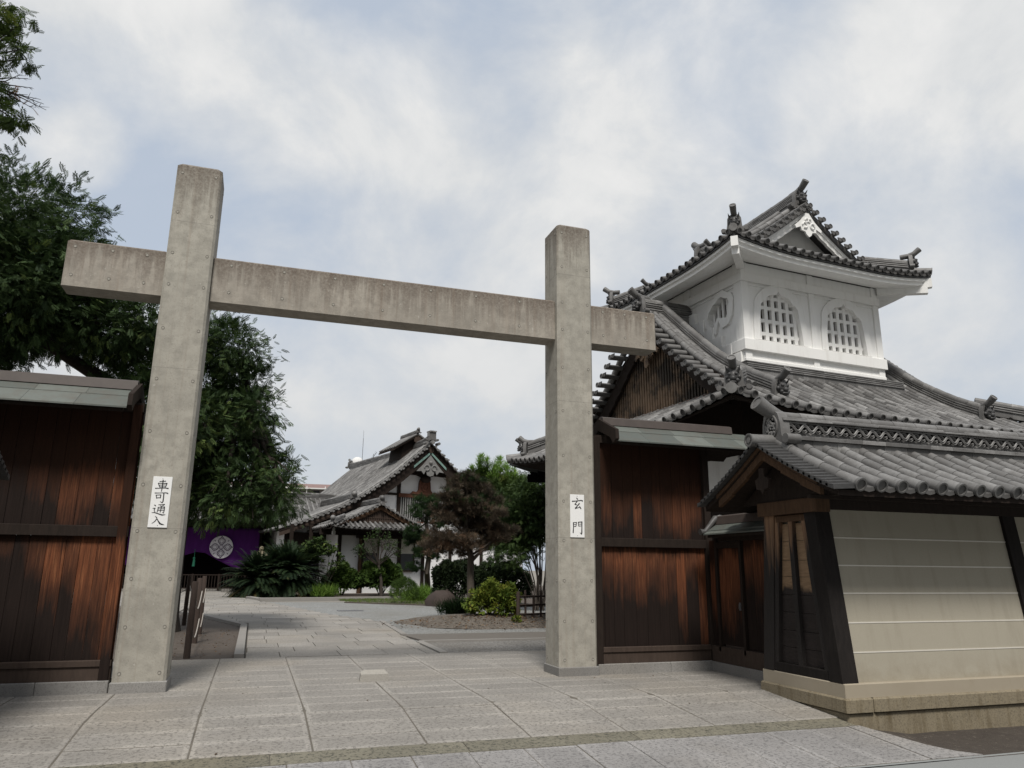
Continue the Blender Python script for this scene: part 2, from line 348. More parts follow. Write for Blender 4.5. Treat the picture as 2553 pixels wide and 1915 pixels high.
# ------------------------------------------------------------------ mesh building
class MB:
    def __init__(s): s.v = []; s.f = []; s.m = []; s.t = []
    def add(s, vs, fs, mi=0, tone=None):
        b = len(s.v); s.v.extend([tuple(p) for p in vs])
        tn = random.random() if tone is None else tone
        for f in fs: s.f.append(tuple(i+b for i in f)); s.m.append(mi); s.t.append(tn)
    def box(s, x0, x1, y0, y1, z0, z1, mi=0, tone=None):
        s.hexa([(x0, y0, z0), (x1, y0, z0), (x1, y1, z0), (x0, y1, z0), (x0, y0, z1), (x1, y0, z1), (x1, y1, z1), (x0, y1, z1)], mi, tone)
    def hexa(s, p, mi=0, tone=None):
        s.add(p, [(0, 3, 2, 1), (4, 5, 6, 7), (0, 1, 5, 4), (1, 2, 6, 5), (2, 3, 7, 6), (3, 0, 4, 7)], mi, tone)
    def bbox(s, x0, x1, y0, y1, z0, z1, c=.02, mi=0, tone=None):
        """box with chamfered vertical and top edges"""
        def ring(i, z): return [(x0+i+c, y0+i, z), (x1-i-c, y0+i, z), (x1-i, y0+i+c, z), (x1-i, y1-i-c, z), (x1-i-c, y1-i, z), (x0+i+c, y1-i, z), (x0+i, y1-i-c, z), (x0+i, y0+i+c, z)]
        s.rings([ring(0, z0), ring(0, z1-c), ring(c, z1)], mi, tone)
    def rings(s, rs, mi=0, tone=None, close=True, caps=True):
        n = len(rs[0]); vs = [p for r in rs for p in r]; fs = []
        for k in range(len(rs)-1):
            for i in range(n if close else n-1):
                j = (i+1) % n; fs.append((k*n+i, k*n+j, (k+1)*n+j, (k+1)*n+i))
        if caps: fs.append(tuple(range(n-1, -1, -1))); fs.append(tuple(range((len(rs)-1)*n, len(rs)*n)))
        s.add(vs, fs, mi, tone)
    def tube(s, pts, rad, n=8, mi=0, tone=None, caps=True):
        pts = [Vector(p) for p in pts]
        if isinstance(rad, (int, float)): rad = [rad]*len(pts)
        rs = []; ref = None
        for i, p in enumerate(pts):
            d = (pts[min(i+1, len(pts)-1)]-pts[max(i-1, 0)]); d = d.normalized() if d.length > 1e-9 else Vector((0, 0, 1))
            if ref is None: ref = Vector((0, 0, 1)) if abs(d.z) < .9 else Vector((1, 0, 0))
            a = d.cross(ref).normalized(); c = a.cross(d); ref = c
            rs.append([tuple(p+rad[i]*(cos(2*pi*k/n)*a+sin(2*pi*k/n)*c)) for k in range(n)])
        s.rings(rs, mi, tone, True, caps)
    def prism(s, poly, o, U, V, N, depth, mi=0, tone=None):
        """2-D polygon in the plane (U,V) at o, extruded along N"""
        o, U, V, N = map(Vector, (o, U, V, N)); n = len(poly)
        a = [o+U*p[0]+V*p[1] for p in poly]; b = [p+N*depth for p in a]
        tri = tessellate_polygon([[Vector((p[0], p[1], 0)) for p in poly]])
        fs = [tuple(t) for t in tri]+[tuple(n+i for i in t) for t in tri]+[(i, (i+1) % n, n+(i+1) % n, n+i) for i in range(n)]
        s.add(a+b, fs, mi, tone)
    def holed(s, outer, holes, o, U, V, N, depth, mi=0, tone=None):
        """plate with holes, with jambs"""
        o, U, V, N = map(Vector, (o, U, V, N)); loops = [outer]+holes; pts = [p for l in loops for p in l]; n = len(pts)
        tri = tessellate_polygon([[Vector((p[0], p[1], 0)) for p in l] for l in loops])
        a = [o+U*p[0]+V*p[1] for p in pts]; b = [p+N*depth for p in a]
        fs = [tuple(t) for t in tri]+[tuple(n+i for i in t) for t in tri]; st = 0
        for l in loops:
            m = len(l); fs += [(st+i, st+(i+1) % m, n+st+(i+1) % m, n+st+i) for i in range(m)]; st += m
        s.add(a+b, fs, mi, tone)
    def sphere(s, c, r, mi=0, tone=None, nu=8, nv=6):
        if isinstance(r, (int, float)): r = (r, r, r)
        rs = []
        for k in range(nv+1):
            th = pi*k/nv; q = max(sin(th), .02)
            rs.append([(c[0]+r[0]*q*cos(2*pi*i/nu), c[1]+r[1]*q*sin(2*pi*i/nu), c[2]-r[2]*cos(th)) for i in range(nu)])
        s.rings(rs, mi, tone)
    def mesh(s, name, mats, smooth=None, fixn=True):
        me = bpy.data.meshes.new(name); me.from_pydata(s.v, [], s.f)
        for m in mats: me.materials.append(MATS[m])
        me.polygons.foreach_set('material_index', s.m)
        at = me.attributes.new('tone', 'FLOAT', 'FACE'); at.data.foreach_set('value', s.t)
        if fixn:
            bm = bmesh.new(); bm.from_mesh(me); bmesh.ops.recalc_face_normals(bm, faces=bm.faces); bm.to_mesh(me); bm.free()
        if smooth:
            me.polygons.foreach_set('use_smooth', [True]*len(me.polygons)); me.set_sharp_from_angle(angle=radians(smooth))
        me.update(); return me

def thing(name, label, cat, loc=(0, 0, 0), rz=0, group=None, scale=1):
    o = bpy.data.objects.new(name, None); COL.objects.link(o); o.location = loc; o.rotation_euler = (0, 0, rz); o.scale = (scale,)*3
    o.empty_display_size = .2; o['label'] = label; o['category'] = cat
    if group: o['group'] = group
    return o
def part(name, mb, mats, parent, world=False, smooth=None, label=None, fixn=True):
    if isinstance(mats, str): mats = [mats]
    if world:
        r = parent
        while r.parent: r = r.parent
        L = r.location; mb.v = [(p[0]-L.x, p[1]-L.y, p[2]-L.z) for p in mb.v]
    o = bpy.data.objects.new(name, mb.mesh(name, mats, smooth, fixn)); COL.objects.link(o); o.parent = parent
    if label: o['label'] = label
    return o
def struct(name, mb, mats, kind='structure', smooth=None, fixn=True, label=None):
    if isinstance(mats, str): mats = [mats]
    o = bpy.data.objects.new(name, mb.mesh(name, mats, smooth, fixn)); COL.objects.link(o); o['kind'] = kind
    return o
def copy_tree(o, parent=None):
    c = o.copy(); COL.objects.link(c)
    if parent: c.parent = parent
    for ch in list(o.children): copy_tree(ch, c)
    return c

# ------------------------------------------------------------------ ground
def zg(Y): return -0.085*min(max(0., 9.6-Y), 3.05)
g = MB()
ys = [-1200, -60, 0, 3, 6.55, 7, 8, 9, 9.6, 12, 15, 60, 300, 1500]
xs = [-1500, -60, 0, 6.9, 6.95, 60, 1500]
vs = [(x, y, zg(y)-.06 if x < 6.92 or y < 6 or y > 9.3 else (-.33 if y < 6.8 else -.5)) for y in ys for x in xs]; nx = len(xs)
g.add(vs, [(j*nx+i, j*nx+i+1, (j+1)*nx+i+1, (j+1)*nx+i) for j in range(len(ys)-1) for i in range(nx-1)])
struct('ground', g, 'earth', fixn=False)
def slabs(mb, xj, yj, gap=.018, zoff=0.0, keep=None, merge=None, th=.05):
    """paving slabs between joint lines xj, yj; each slab a low chamfered block following the fall of the ground"""
    for j in range(len(yj)-1):
        row = list(xj(j)) if callable(xj) else list(xj)
        for i in range(len(row)-1):
            x0, x1, y0, y1 = row[i]+gap/2, row[i+1]-gap/2, yj[j]+gap/2, yj[j+1]-gap/2
            if keep and not keep((x0+x1)/2, (y0+y1)/2): continue
            c = .007; hz = random.uniform(-.003, .003)+zoff
            lo = [(x0, y0), (x1, y0), (x1, y1), (x0, y1)]; hi = [(x0+c, y0+c), (x1-c, y0+c), (x1-c, y1-c), (x0+c, y1-c)]
            mb.rings([[(x, y, zg(y)-th+zoff) for x, y in lo], [(x, y, zg(y)-c*.7+hz) for x, y in lo], [(x, y, zg(y)+hz) for x, y in hi]], 0, .9, caps=False)
            mg = min(.055, (y1-y0)*.12); ti = random.uniform(.0, .45); cc = [(x0+mg, y0+mg), (x1-mg, y0+mg), (x1-mg, y1-mg), (x0+mg, y1-mg)]
            top = [(x, y, zg(y)+hz) for x, y in hi]; inn = [(x, y, zg(y)+hz) for x, y in cc]
            mb.add(top+inn, [(q, (q+1) % 4, 4+(q+1) % 4, 4+q) for q in range(4)], 0, random.uniform(.7, 1.)); mb.add(inn, [(0, 1, 2, 3)], 0, ti)
XJ = [1.83+1.13*i for i in range(-14, 14)]
pav = MB()
slabs(pav, XJ, [8.13, 8.57, 9.04, 9.47, 10.02, 10.52, 11.06, 11.56], keep=lambda x, y: x < 7.0 or y > 9.6)
slabs(pav, XJ, [11.575, 12.15, 12.75, 13.35, 13.95, 14.55, 15.2], gap=.014, keep=lambda x, y: -2.2 < x < 8)
struct('plaza_paving', pav, 'paver', fixn=False)
jb = MB()
def sheet(mb, poly, z, mi=0, tone=.5):
    mb.add([(x, y, zg(y)+z) for x, y in poly], [tuple(range(len(poly)))], mi, tone)
sheet(jb, [(-14, 9.6), (7.4, 9.6), (7.4, 15.2), (-14, 15.2)], -.0075); sheet(jb, [(-14, 6.6), (7.1, 6.6), (6.98, 7.3), (6.93, 7.9), (6.93, 9.6), (-14, 9.6)], -.0075)
struct('paving_joints', jb, 'joint', fixn=False)
st = MB()
for i in range(-5, 6):
    x0 = .3+1.9*i
    if x0 > 6.9: continue
    x1 = min(x0+1.89, 6.93); st.rings([[(x0, 7.8, zg(7.8)-.05), (x1, 7.8, zg(7.8)-.05), (x1, 8.12, zg(8.12)-.05), (x0, 8.12, zg(8.12)-.05)], [(x0, 7.8, zg(7.8)-.002), (x1, 7.8, zg(7.8)-.002), (x1, 8.12, zg(8.12)-.002), (x0, 8.12, zg(8.12)-.002)]])
struct('border_strip', st, 'paver_strip', fixn=False)
sw = MB(); slabs(sw, [.44+.578*i for i in range(-16, 13)], [6.62, 7.79], gap=.01, keep=lambda x, y: x < 6.8)
ep = [(6.81, 6.62), (7.5, 6.62), (7.30, 6.78), (7.16, 7.02), (7.08, 7.35), (6.97, 7.79), (6.81, 7.79)]
sw.rings([[(x, y, zg(y)-.2) for x, y in ep], [(x, y, zg(y)-.002) for x, y in ep]], 0, .6)
struct('sidewalk', sw, 'paver_grey', fixn=False)
rd = MB(); sheet(rd, [(-60, -40), (60, -40), (60, 6.56), (-60, 6.56)], -.012); sheet(rd, [(-60, 6.56), (60, 6.56), (60, 6.6), (-60, 6.6)], -.004)
struct('road', rd, 'asphalt', fixn=False)
md = MB()
N = 14
edge = [(6.9, 7.87), (6.94, 7.75), (7.04, 7.3), (7.12, 6.98), (7.26, 6.74), (7.46, 6.58), (8.2, 6.57), (9.4, 6.57), (14.4, 6.57)]
back = [(6.9, 8.0), (6.96, 8.0), (7.2, 8.0), (7.4, 8.0), (7.65, 8.0), (7.9, 8.0), (8.5, 8.0), (9.5, 8.0), (14.4, 8.0)]
KM = 9; gridm = []
for e0, b0 in zip(edge, back):
    for k in range(KM+1):
        t_ = k/KM; x, y = e0[0]+(b0[0]-e0[0])*t_, e0[1]+(b0[1]-e0[1])*t_
        z0 = zg(e0[1])-.045-(.02 if e0[1] < 6.6 else 0); z1 = -.20-.14*min(1, max(0, (x-6.9)/1.1)); gridm.append((x, y, z0+(z1-z0)*t_**.7+random.uniform(-.012, .012)))
W_ = KM+1; md.add(gridm, [(i*W_+k, (i+1)*W_+k, (i+1)*W_+k+1, i*W_+k+1) for i in range(len(edge)-1) for k in range(KM)])
struct('mud_bed', md, 'mud', smooth=80)
# inner court
gr = MB(); sheet(gr, [(-.2, 15.22), (60, 15.22), (60, 39.5), (-.2, 39.5)], -.028); struct('gravel_court', gr, 'gravel', fixn=False)
gn = MB(); sheet(gn, [(3.6, 15.22), (30, 15.22), (30, 17.6), (3.6, 17.6)], -.018); struct('near_gravel', gn, 'gravel_near', fixn=False)
bp = MB(); bp.rings([[(3.85, 17.75, -.06), (30, 17.9, -.06), (30, 19.8, -.06), (3.6, 19.5, -.06)], [(3.85, 17.75, .012), (30, 17.9, .012), (30, 19.8, .012), (3.6, 19.5, .012)]])
struct('cross_path', bp, 'brown_path')
kb = MB(); kb.box(3.7, 30, 17.58, 17.72, -.06, .025); kb.box(-.2, -.03, 15.22, 23.2, -.06, .07); kb.box(3.62, 3.78, 15.22, 17.56, -.06, .02)
def beam2(mb, a, b, w, z0, z1):
    a, b = Vector((a[0], a[1], 0)), Vector((b[0], b[1], 0)); n_ = Vector((-(b-a).y, (b-a).x, 0)).normalized()*w/2
    mb.hexa([tuple(p+Vector((0, 0, z))) for z in (z0, z1) for p in (a-n_, b-n_, b+n_, a+n_)])
beam2(kb, (-.12, 23.2), (-1.5, 28.2), .17, -.06, .07); beam2(kb, (-1.5, 28.2), (-6, 37), .17, -.06, .07)
beam2(kb, (3.72, 19.6), (3.95, 24.6), .14, -.06, .02)
beam2(kb, (-.1, 43.9), (.5, 41.0), .3, -.06, .10); beam2(kb, (.4, 40.9), (9, 42.4), .5, -.06, .12)
struct('kerb', kb, 'kerb')
sl = MB(); sheet(sl, [(-9, 15.22), (-.2, 15.22), (-.2, 23.2), (-1.5, 28.2), (-6, 37), (-14, 37), (-14, 15.22)], -.01); struct('soil_bed', sl, 'soil', fixn=False)
pth = MB()
pol = [(-.02, 15.22), (3.6, 15.22), (3.66, 18), (3.93, 24.6), (2.69, 29), (.5, 40.5), (-.15, 43.8), (-2, 56.5), (-14, 56.5), (-12, 44), (-6, 37), (-1.5, 28.2), (-.02, 23.2)]
def inpoly(x, y):
    c = False
    for i in range(len(pol)):
        (x1, y1), (x2, y2) = pol[i], pol[i-1]
        if (y1 > y) != (y2 > y) and x < (x2-x1)*(y-y1)/(y2-y1)+x1: c = not c
    return c
pb = MB(); sheet(pb, pol, -.014); struct('path_bed', pb, 'joint_dark', fixn=False)
for j in range(44):
    y0 = 15.23+j*.94
    if y0 > 56: break
    x = -14+(j % 2)*.45+random.uniform(-.1, .1)
    while x < 4.2:
        wd = random.choice((.75, .9, 1.1)); a, b_ = x, x+wd; x = b_
        if y0 < 24: a = max(a, 0.0); b_ = min(b_, 4.05)
        ym = min(y0+.47, 56.3); ins = [q for q in lin(-14, 4.2, 365) if inpoly(q, ym)]
        if not ins: continue
        a, b_ = max(a, ins[0]), min(b_, ins[-1])
        if b_-a < .12: continue
        h = random.uniform(-.003, .003); gp = .008; y1 = y0+.94-gp
        pth.rings([[(a+gp, y0, -.05), (b_-gp, y0, -.05), (b_-gp, y1, -.05), (a+gp, y1, -.05)], [(a+gp, y0, h), (b_-gp, y0, h), (b_-gp, y1, h), (a+gp, y1, h)]])
struct('stone_path', pth, 'paver', fixn=False)
pb2 = MB(); pb2.rings([[(.3, 41.2, -.05), (40, 42.6, -.05), (40, 75, -.05), (-.2, 75, -.05)], [(.3, 41.2, .03), (40, 42.6, .03), (40, 75, .03), (-.2, 75, .03)]]); struct('planting_bed', pb2, 'soil')
md2 = MB()                 # low mound of soil round the brown tree
cx, cy = 7.6, 23.6
rs = []
for r_, z in ((1., -.03), (.8, .10), (.5, .2), (.15, .24)):
    rs.append([(cx+r_*3.5*cos(a)*(1+.12*sin(3*a+1)), cy+r_*2.5*sin(a)*(1+.1*sin(2*a)), z+.02*sin(5*a)) for a in [2*pi*i/28 for i in range(28)]])
md2.rings(rs, caps=True); struct('soil_mound', md2, 'mound_earth', smooth=60)
lw = MB(); lw.rings([[(4.3, 38.3, -.05), (9.5, 33, -.05), (16, 34, -.05), (16, 43, -.05), (6.5, 41.9, -.05)], [(4.3, 38.3, .02), (9.5, 33, .02), (16, 34, .02), (16, 43, .02), (6.5, 41.9, .02)]])
struct('lawn_soil', lw, 'soil')

# ------------------------------------------------------------------ concrete gate
GX, GY = 1.83, 11.78
gate = thing('concrete_gate', 'tall weathered bare concrete gate with two square posts and one long crossbeam', 'gate', (GX, GY, 0))
ZH = [7.47, 6.81, 6.15, 5.65, 4.97, 4.21, 3.45, 2.70, 2.07, 1.44, .82, .24]
def disc(mb, c, r, N, U, V, mi=0, n=10, h=.004):
    c, N, U, V = Vector(c), Vector(N), Vector(U), Vector(V)
    mb.rings([[tuple(c+U*r*cos(2*pi*i/n)+V*r*sin(2*pi*i/n)+N*z) for i in range(n)] for z in (0, h)], mi)
def tiehole(mb, c, N, U, V):
    disc(mb, c, .024, N, U, V, 1, 10, .003)
    c2 = Vector(c)+Vector(V)*-.006+Vector(N)*.003; disc(mb, c2, .016, N, U, V, 2, 8, .003)  # plug set low so a dark crescent paints the shade of the recess
for sx in (-1, 1):
    cx = GX+sx*3.13; x0, x1 = cx-.325, cx+.325
    p = MB(); p.bbox(x0, x1, 11.46, 12.10, .135, 7.63, .035)
    for z in ZH:
        for x in (x0+.085, x1-.085): tiehole(p, (x, 11.46, z), (0, -1, 0), (1, 0, 0), (0, 0, 1))
        xi = x1 if sx < 0 else x0
        if not 5.4 < z < 6.25:
            for y in (11.56, 12.0): tiehole(p, (xi, y, z), (-sx, 0, 0), (0, 1, 0), (0, 0, 1))
    part('post', p, ['concrete_post', 'hole', 'plug'], gate, True)
    f = MB(); f.bbox(x0-.018, x1+.018, 11.442, 12.118, -.1, .135, .012); part('footing', f, 'granite', gate, True)
b = MB()
xb = [-2.95, GX-3.13-.325, GX-3.13+.325, GX+3.13-.325, GX+3.13+.325, 6.61]
for i in (0, 2, 4):
    b.bbox(xb[i]+(0 if i == 0 else -.01), xb[i+1]+(.0 if i == 4 else .01), 11.57, 11.98, 5.49, 6.20, .022)
hx = [-2.84, -2.35, -1.89]+[-.71+.78*i for i in range(7)]+[5.55, 5.98, 6.42]
for x in hx:
    for z in (6.1, 5.66): tiehole(b, (x, 11.57, z), (0, -1, 0), (1, 0, 0), (0, 0, 1))
part('crossbeam', b, ['concrete_beam', 'hole', 'plug'], gate, True)

# ------------------------------------------------------------------ name plates, brush lettering
def stroke(mb, pts, wd, tf, y):
    """brush stroke as a ribbon of varying width, a little proud of the board"""
    P = [Vector(tf(*p)) for p in pts]; L = []; Rr = []
    for i, p in enumerate(P):
        d = (P[min(i+1, len(P)-1)]-P[max(i-1, 0)]).normalized(); nn = Vector((-d.y, d.x)); hw = wd[i]*.5
        L.append(p+nn*hw); Rr.append(p-nn*hw)
    k = len(P); vs = [(q.x, y, q.y) for q in L]+[(q.x, y, q.y) for q in Rr]
    mb.add(vs, [(i, i+1, k+i+1, k+i) for i in range(k-1)])
LEFT = [([(205, 243), (300, 236), (400, 222)], [22, 16, 24]), ([(160, 292), (300, 296), (440, 288)], [20, 16, 26]), ([(172, 292), (190, 350), (222, 418)], [26, 24, 24]),
        ([(425, 288), (408, 350), (380, 405)], [30, 24, 22]), ([(205, 348), (390, 335)], [15, 15]), ([(212, 402), (385, 390)], [18, 18]),
        ([(78, 448), (200, 442), (380, 428), (478, 440)], [26, 18, 22, 34]), ([(312, 190), (302, 300), (285, 440), (264, 540)], [34, 30, 28, 22]),
        ([(70, 588), (200, 582), (400, 570), (468, 588)], [26, 16, 22, 36]), ([(112, 640), (122, 700), (134, 750)], [26, 24, 26]), ([(112, 648), (265, 636)], [18, 20]), ([(255, 636), (245, 690), (232, 738)], [30, 26, 22]), ([(130, 728), (240, 722)], [20, 18]),
        ([(340, 585), (334, 700), (318, 830), (292, 872)], [34, 30, 34, 22]), ([(300, 870), (262, 850), (228, 826)], [26, 16, 5]),
        ([(188, 930), (280, 925), (378, 912)], [20, 15, 22]), ([(372, 914), (330, 945), (262, 980)], [24, 16, 10]), ([(240, 955), (290, 985)], [12, 20]),
        ([(182, 1000), (172, 1080), (146, 1158)], [26, 22, 16]), ([(182, 1004), (280, 998), (378, 988)], [18, 15, 26]), ([(366, 990), (360, 1080), (338, 1172)], [32, 26, 22]), ([(340, 1172), (300, 1150)], [24, 6]),
        ([(272, 998), (258, 1080), (238, 1155)], [24, 22, 18]), ([(186, 1052), (350, 1040)], [14, 14]), ([(176, 1102), (345, 1090)], [14, 14]),
        ([(58, 938), (90, 950), (115, 972)], [14, 26, 18]), ([(18, 1042), (100, 1032)], [16, 20]), ([(96, 1034), (62, 1085), (92, 1150)], [24, 22, 18]),
        ([(-8, 1166), (70, 1160), (170, 1190), (300, 1228), (398, 1215)], [10, 20, 24, 36, 8]),
        ([(92, 1268), (140, 1300), (152, 1340), (90, 1420), (-5, 1488)], [10, 26, 26, 22, 8]), ([(152, 1335), (190, 1410), (240, 1480), (300, 1502), (370, 1514)], [18, 30, 46, 36, 6])]
RIGHT = [([(468, 270), (490, 295), (518, 328)], [12, 26, 24]), ([(330, 388), (450, 378), (620, 355), (680, 378)], [30, 22, 24, 38]), ([(500, 378), (460, 435), (418, 488)], [28, 22, 26]), ([(418, 488), (500, 502)], [24, 18]),
         ([(572, 448), (510, 530), (430, 612)], [36, 24, 26]), ([(425, 618), (500, 598), (592, 578)], [30, 20, 14]), ([(560, 540), (595, 580), (622, 632)], [12, 26, 30]),
         ([(378, 1060), (384, 1200), (372, 1395)], [30, 26, 34]), ([(372, 1068), (488, 1062)], [16, 20]), ([(478, 1062), (470, 1130), (455, 1198)], [26, 22, 22]), ([(392, 1128), (462, 1124)], [12, 12]), ([(392, 1192), (460, 1188)], [14, 14]),
         ([(532, 1048), (542, 1120), (552, 1190)], [24, 22, 24]), ([(530, 1056), (660, 1044)], [18, 24]), ([(648, 1046), (648, 1200), (644, 1400), (636, 1442)], [34, 28, 36, 24]), ([(640, 1438), (612, 1410), (582, 1384)], [28, 16, 5]), ([(556, 1118), (636, 1112)], [12, 12]), ([(556, 1180), (636, 1172)], [14, 14])]
def sign(name, x0, z1, wd, ht, strokes, tf, label):
    t = thing(name, label, 'sign', (x0+wd/2, 11.46, z1-ht))
    p = MB(); p.bbox(x0, x0+wd, 11.446, 11.459, z1-ht, z1, .002)
    for z in (z1-.028, z1-ht+.028): disc(p, (x0+wd/2, 11.446, z), .005, (0, -1, 0), (1, 0, 0), (0, 0, 1), 1, 8, .003)
    part('panel', p, ['sign_white', 'metal'], t, True)
    sc = wd/570 if strokes is LEFT else wd/447; cuts = (0, 545, 900, 1255, 9999) if strokes is LEFT else (0, 700, 9999)
    for c0, c1 in zip(cuts, cuts[1:]):
        l = MB()
        for pts, ww in strokes:
            if c0 <= pts[0][1] < c1: stroke(l, pts, [q*sc for q in ww], tf, 11.4425)
        part('lettering', l, 'ink', t, True, fixn=False)
sign('name_plate', -1.42, 2.815, .245, .695, LEFT, lambda x, y: (-1.42+.245*((x+.1*(y-100)-25)/570), 2.815-.695*(y-95)/1500), 'white plate with four black brush characters on the left gate post')
sign('name_plate', 4.83, 2.81, .25, .69, RIGHT, lambda x, y: (4.83+.25*((x-272-(y-157)*.0135)/447), 2.81-.69*(y-165-(x-272)*.03)/1365), 'white plate with two widely spaced black characters on the right gate post')

# ------------------------------------------------------------------ cedar fences with copper roofs
def plank_row(mb, x0, x1, y, z0, z1, w=.19, axis='x', th=.025):
    x = x0
    while x < x1-.02:
        ww = min(w*random.uniform(.8, 1.25), x1-x); d = random.uniform(-.004, .004)
        if x1-x-ww < .05: ww = x1-x
        if axis == 'x': mb.bbox(x+.0015, x+ww-.0015, y-th+d, y, z0, z1, .004)
        else: mb.bbox(y, y+th+d, x+.0015, x+ww-.0015, z0, z1, .004)
        x += ww
def copper_roof(root, x0, x1, yc, zr, half, drop, axis='x', two=True):
    """low gabled copper roof, lapped sheets, ridge box on top"""
    m = MB()
    def P(s, c, z): return (s, yc+c, z) if axis == 'x' else (yc+c, s, z)
    for sg in (-1, 1):
        for k, (c0, c1) in enumerate(((.06, .28), (.25, half))):
            z0 = zr-drop*(c0/half)+(.02 if k == 0 else 0); z1 = zr-drop*(c1/half)+(.012 if k == 0 else 0)
            s = x0-(.05 if k else 0)
            while s < x1:
                e = min(s+.62, x1)
                if x1-e < .2: e = x1
                t_ = .022
                q = [P(s+.002, sg*c0, z0-t_), P(e-.002, sg*c0, z0-t_), P(e-.002, sg*c1, z1-t_), P(s+.002, sg*c1, z1-t_)]
                m.hexa(q+[(a, b2, c+t_) for a, b2, c in q]); s = e
    part('roof_sheet', m, 'copper_roof', root, True)
    r = MB(); pr = [(-.11, -.03), (.11, -.03), (.09, .10), (.02, .125), (-.02, .125), (-.09, .10)]
    r.rings([[P(s, c, zr+z) for c, z in pr] for s in (x0-.03, x1-.28 if axis == 'x' and x1 > 0 else x1+.02)]); part('ridge_cap', r, 'copper_brown', root, True)
    u = MB()
    for sg in (-1, 1):
        q = [P(x0+.05, sg*.02, zr-.07), P(x1-.05, sg*.02, zr-.07), P(x1-.05, sg*(half-.06), zr-drop-.02), P(x0+.05, sg*(half-.06), zr-drop-.02)]
        u.hexa([(a, b2, c-.045) for a, b2, c in q]+q)
    part('roof_board', u, 'dark_wood', root, True)
def fence(x0, x1, label, posts, roofx, endx):
    yf = 11.62
    t = thing('wooden_fence', label, 'fence', ((x0+x1)/2, yf, 0))
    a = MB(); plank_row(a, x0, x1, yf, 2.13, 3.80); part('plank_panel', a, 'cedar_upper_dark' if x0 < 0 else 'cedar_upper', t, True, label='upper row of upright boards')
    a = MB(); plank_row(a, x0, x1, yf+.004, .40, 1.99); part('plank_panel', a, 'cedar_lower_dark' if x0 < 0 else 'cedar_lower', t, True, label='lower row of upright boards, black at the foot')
    a = MB(); a.bbox(x0, x1, yf-.085, yf+.02, 1.99, 2.13, .006); part('rail', a, 'dark_wood', t, True)
    a = MB(); a.bbox(x0, x1, yf-.09, yf+.05, .33, .405, .006); a.bbox(x0, x1, yf-.07, yf+.06, .155, .33, .006); part('sill', a, 'sill_wood', t, True)
    a = MB(); x = x0
    while x < x1: a.bbox(x+.002, min(x+1.3, x1)-.002, yf-.11, yf+.16, -.1, .155, .008); x += 1.3
    part('base_stone', a, 'granite', t, True)
    for px in posts:
        a = MB(); a.bbox(px-.06, px+.06, yf-.10, yf+.04, .155, 3.82, .006); part('fence_post', a, 'cedar_lower' if px == posts[0] and x0 < 0 else 'dark_wood', t, True)
    a = MB(); a.box(x0, x1, yf-.09, yf+.05, 3.72, 3.85)
    part('top_beam', a, 'dark_wood', t, True)
    copper_roof(t, roofx[0], roofx[1], yf, 4.06, .62, .37)
    for ex in endx:
        a = MB(); pr = [(-.68, -.36), (-.66, -.20), (0, .09), (.66, -.20), (.68, -.36), (.56, -.42), (.45, -.30), (0, -.12), (-.45, -.30), (-.56, -.42)]
        a.rings([[(ex+s, yf+c, 4.06+z) for c, z in pr] for s in (-.03, .03)]); part('end_board', a, 'dark_wood', t, True)
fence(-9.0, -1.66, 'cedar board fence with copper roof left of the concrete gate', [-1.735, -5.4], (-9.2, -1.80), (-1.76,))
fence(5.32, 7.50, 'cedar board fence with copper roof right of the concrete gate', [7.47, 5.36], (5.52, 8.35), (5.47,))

sg = thing('side_gate', 'low cedar side wall with a plank door under a small copper roof', 'side gate', (7.5, 10.5, 0))
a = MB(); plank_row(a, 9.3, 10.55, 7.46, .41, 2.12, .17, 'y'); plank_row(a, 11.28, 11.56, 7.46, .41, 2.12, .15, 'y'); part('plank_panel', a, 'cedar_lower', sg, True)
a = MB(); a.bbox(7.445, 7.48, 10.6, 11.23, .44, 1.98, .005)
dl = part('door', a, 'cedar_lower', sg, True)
a = MB(); a.box(7.425, 7.45, 10.66, 10.70, 1.0, 1.12); a.box(7.41, 7.43, 10.67, 10.69, 1.03, 1.09); part('handle', a, 'metal', dl, True)
a = MB()
for y in (10.55, 11.23): a.bbox(7.40, 7.50, y, y+.06, .33, 2.15, .006)
a.box(7.41, 7.49, 10.61, 11.23, 1.98, 2.08); part('door_frame', a, 'dark_wood', sg, True)
a = MB(); a.bbox(7.40, 7.54, 9.3, 11.50, .155, .405, .008); part('sill', a, 'sill_wood', sg, True)
a = MB(); a.bbox(7.38, 7.62, 9.3, 11.50, -.1, .152, .01); part('base_stone', a, 'granite', sg, True)
copper_roof(sg, 9.3, 11.15, 7.47, 2.40, .36, .19, 'y')
a = MB()
for s_ in (-1, 1):
    pts = [(7.47+s_*c, 11.16, z) for c, z in ((0, 2.46), (.10, 2.47), (.2, 2.36), (.30, 2.25), (.40, 2.24))]
    a.tube(pts, [.07, .06, .045, .045, .055], 8)
a.sphere((7.47, 11.16, 2.47), (.09, .06, .07)); part('ridge_end_tile', a, 'roof_tile', sg, True, smooth=50)
a = MB(); a.box(7.36, 7.60, 9.3, 11.1, 2.09, 2.17); part('top_beam', a, 'dark_wood', sg, True)

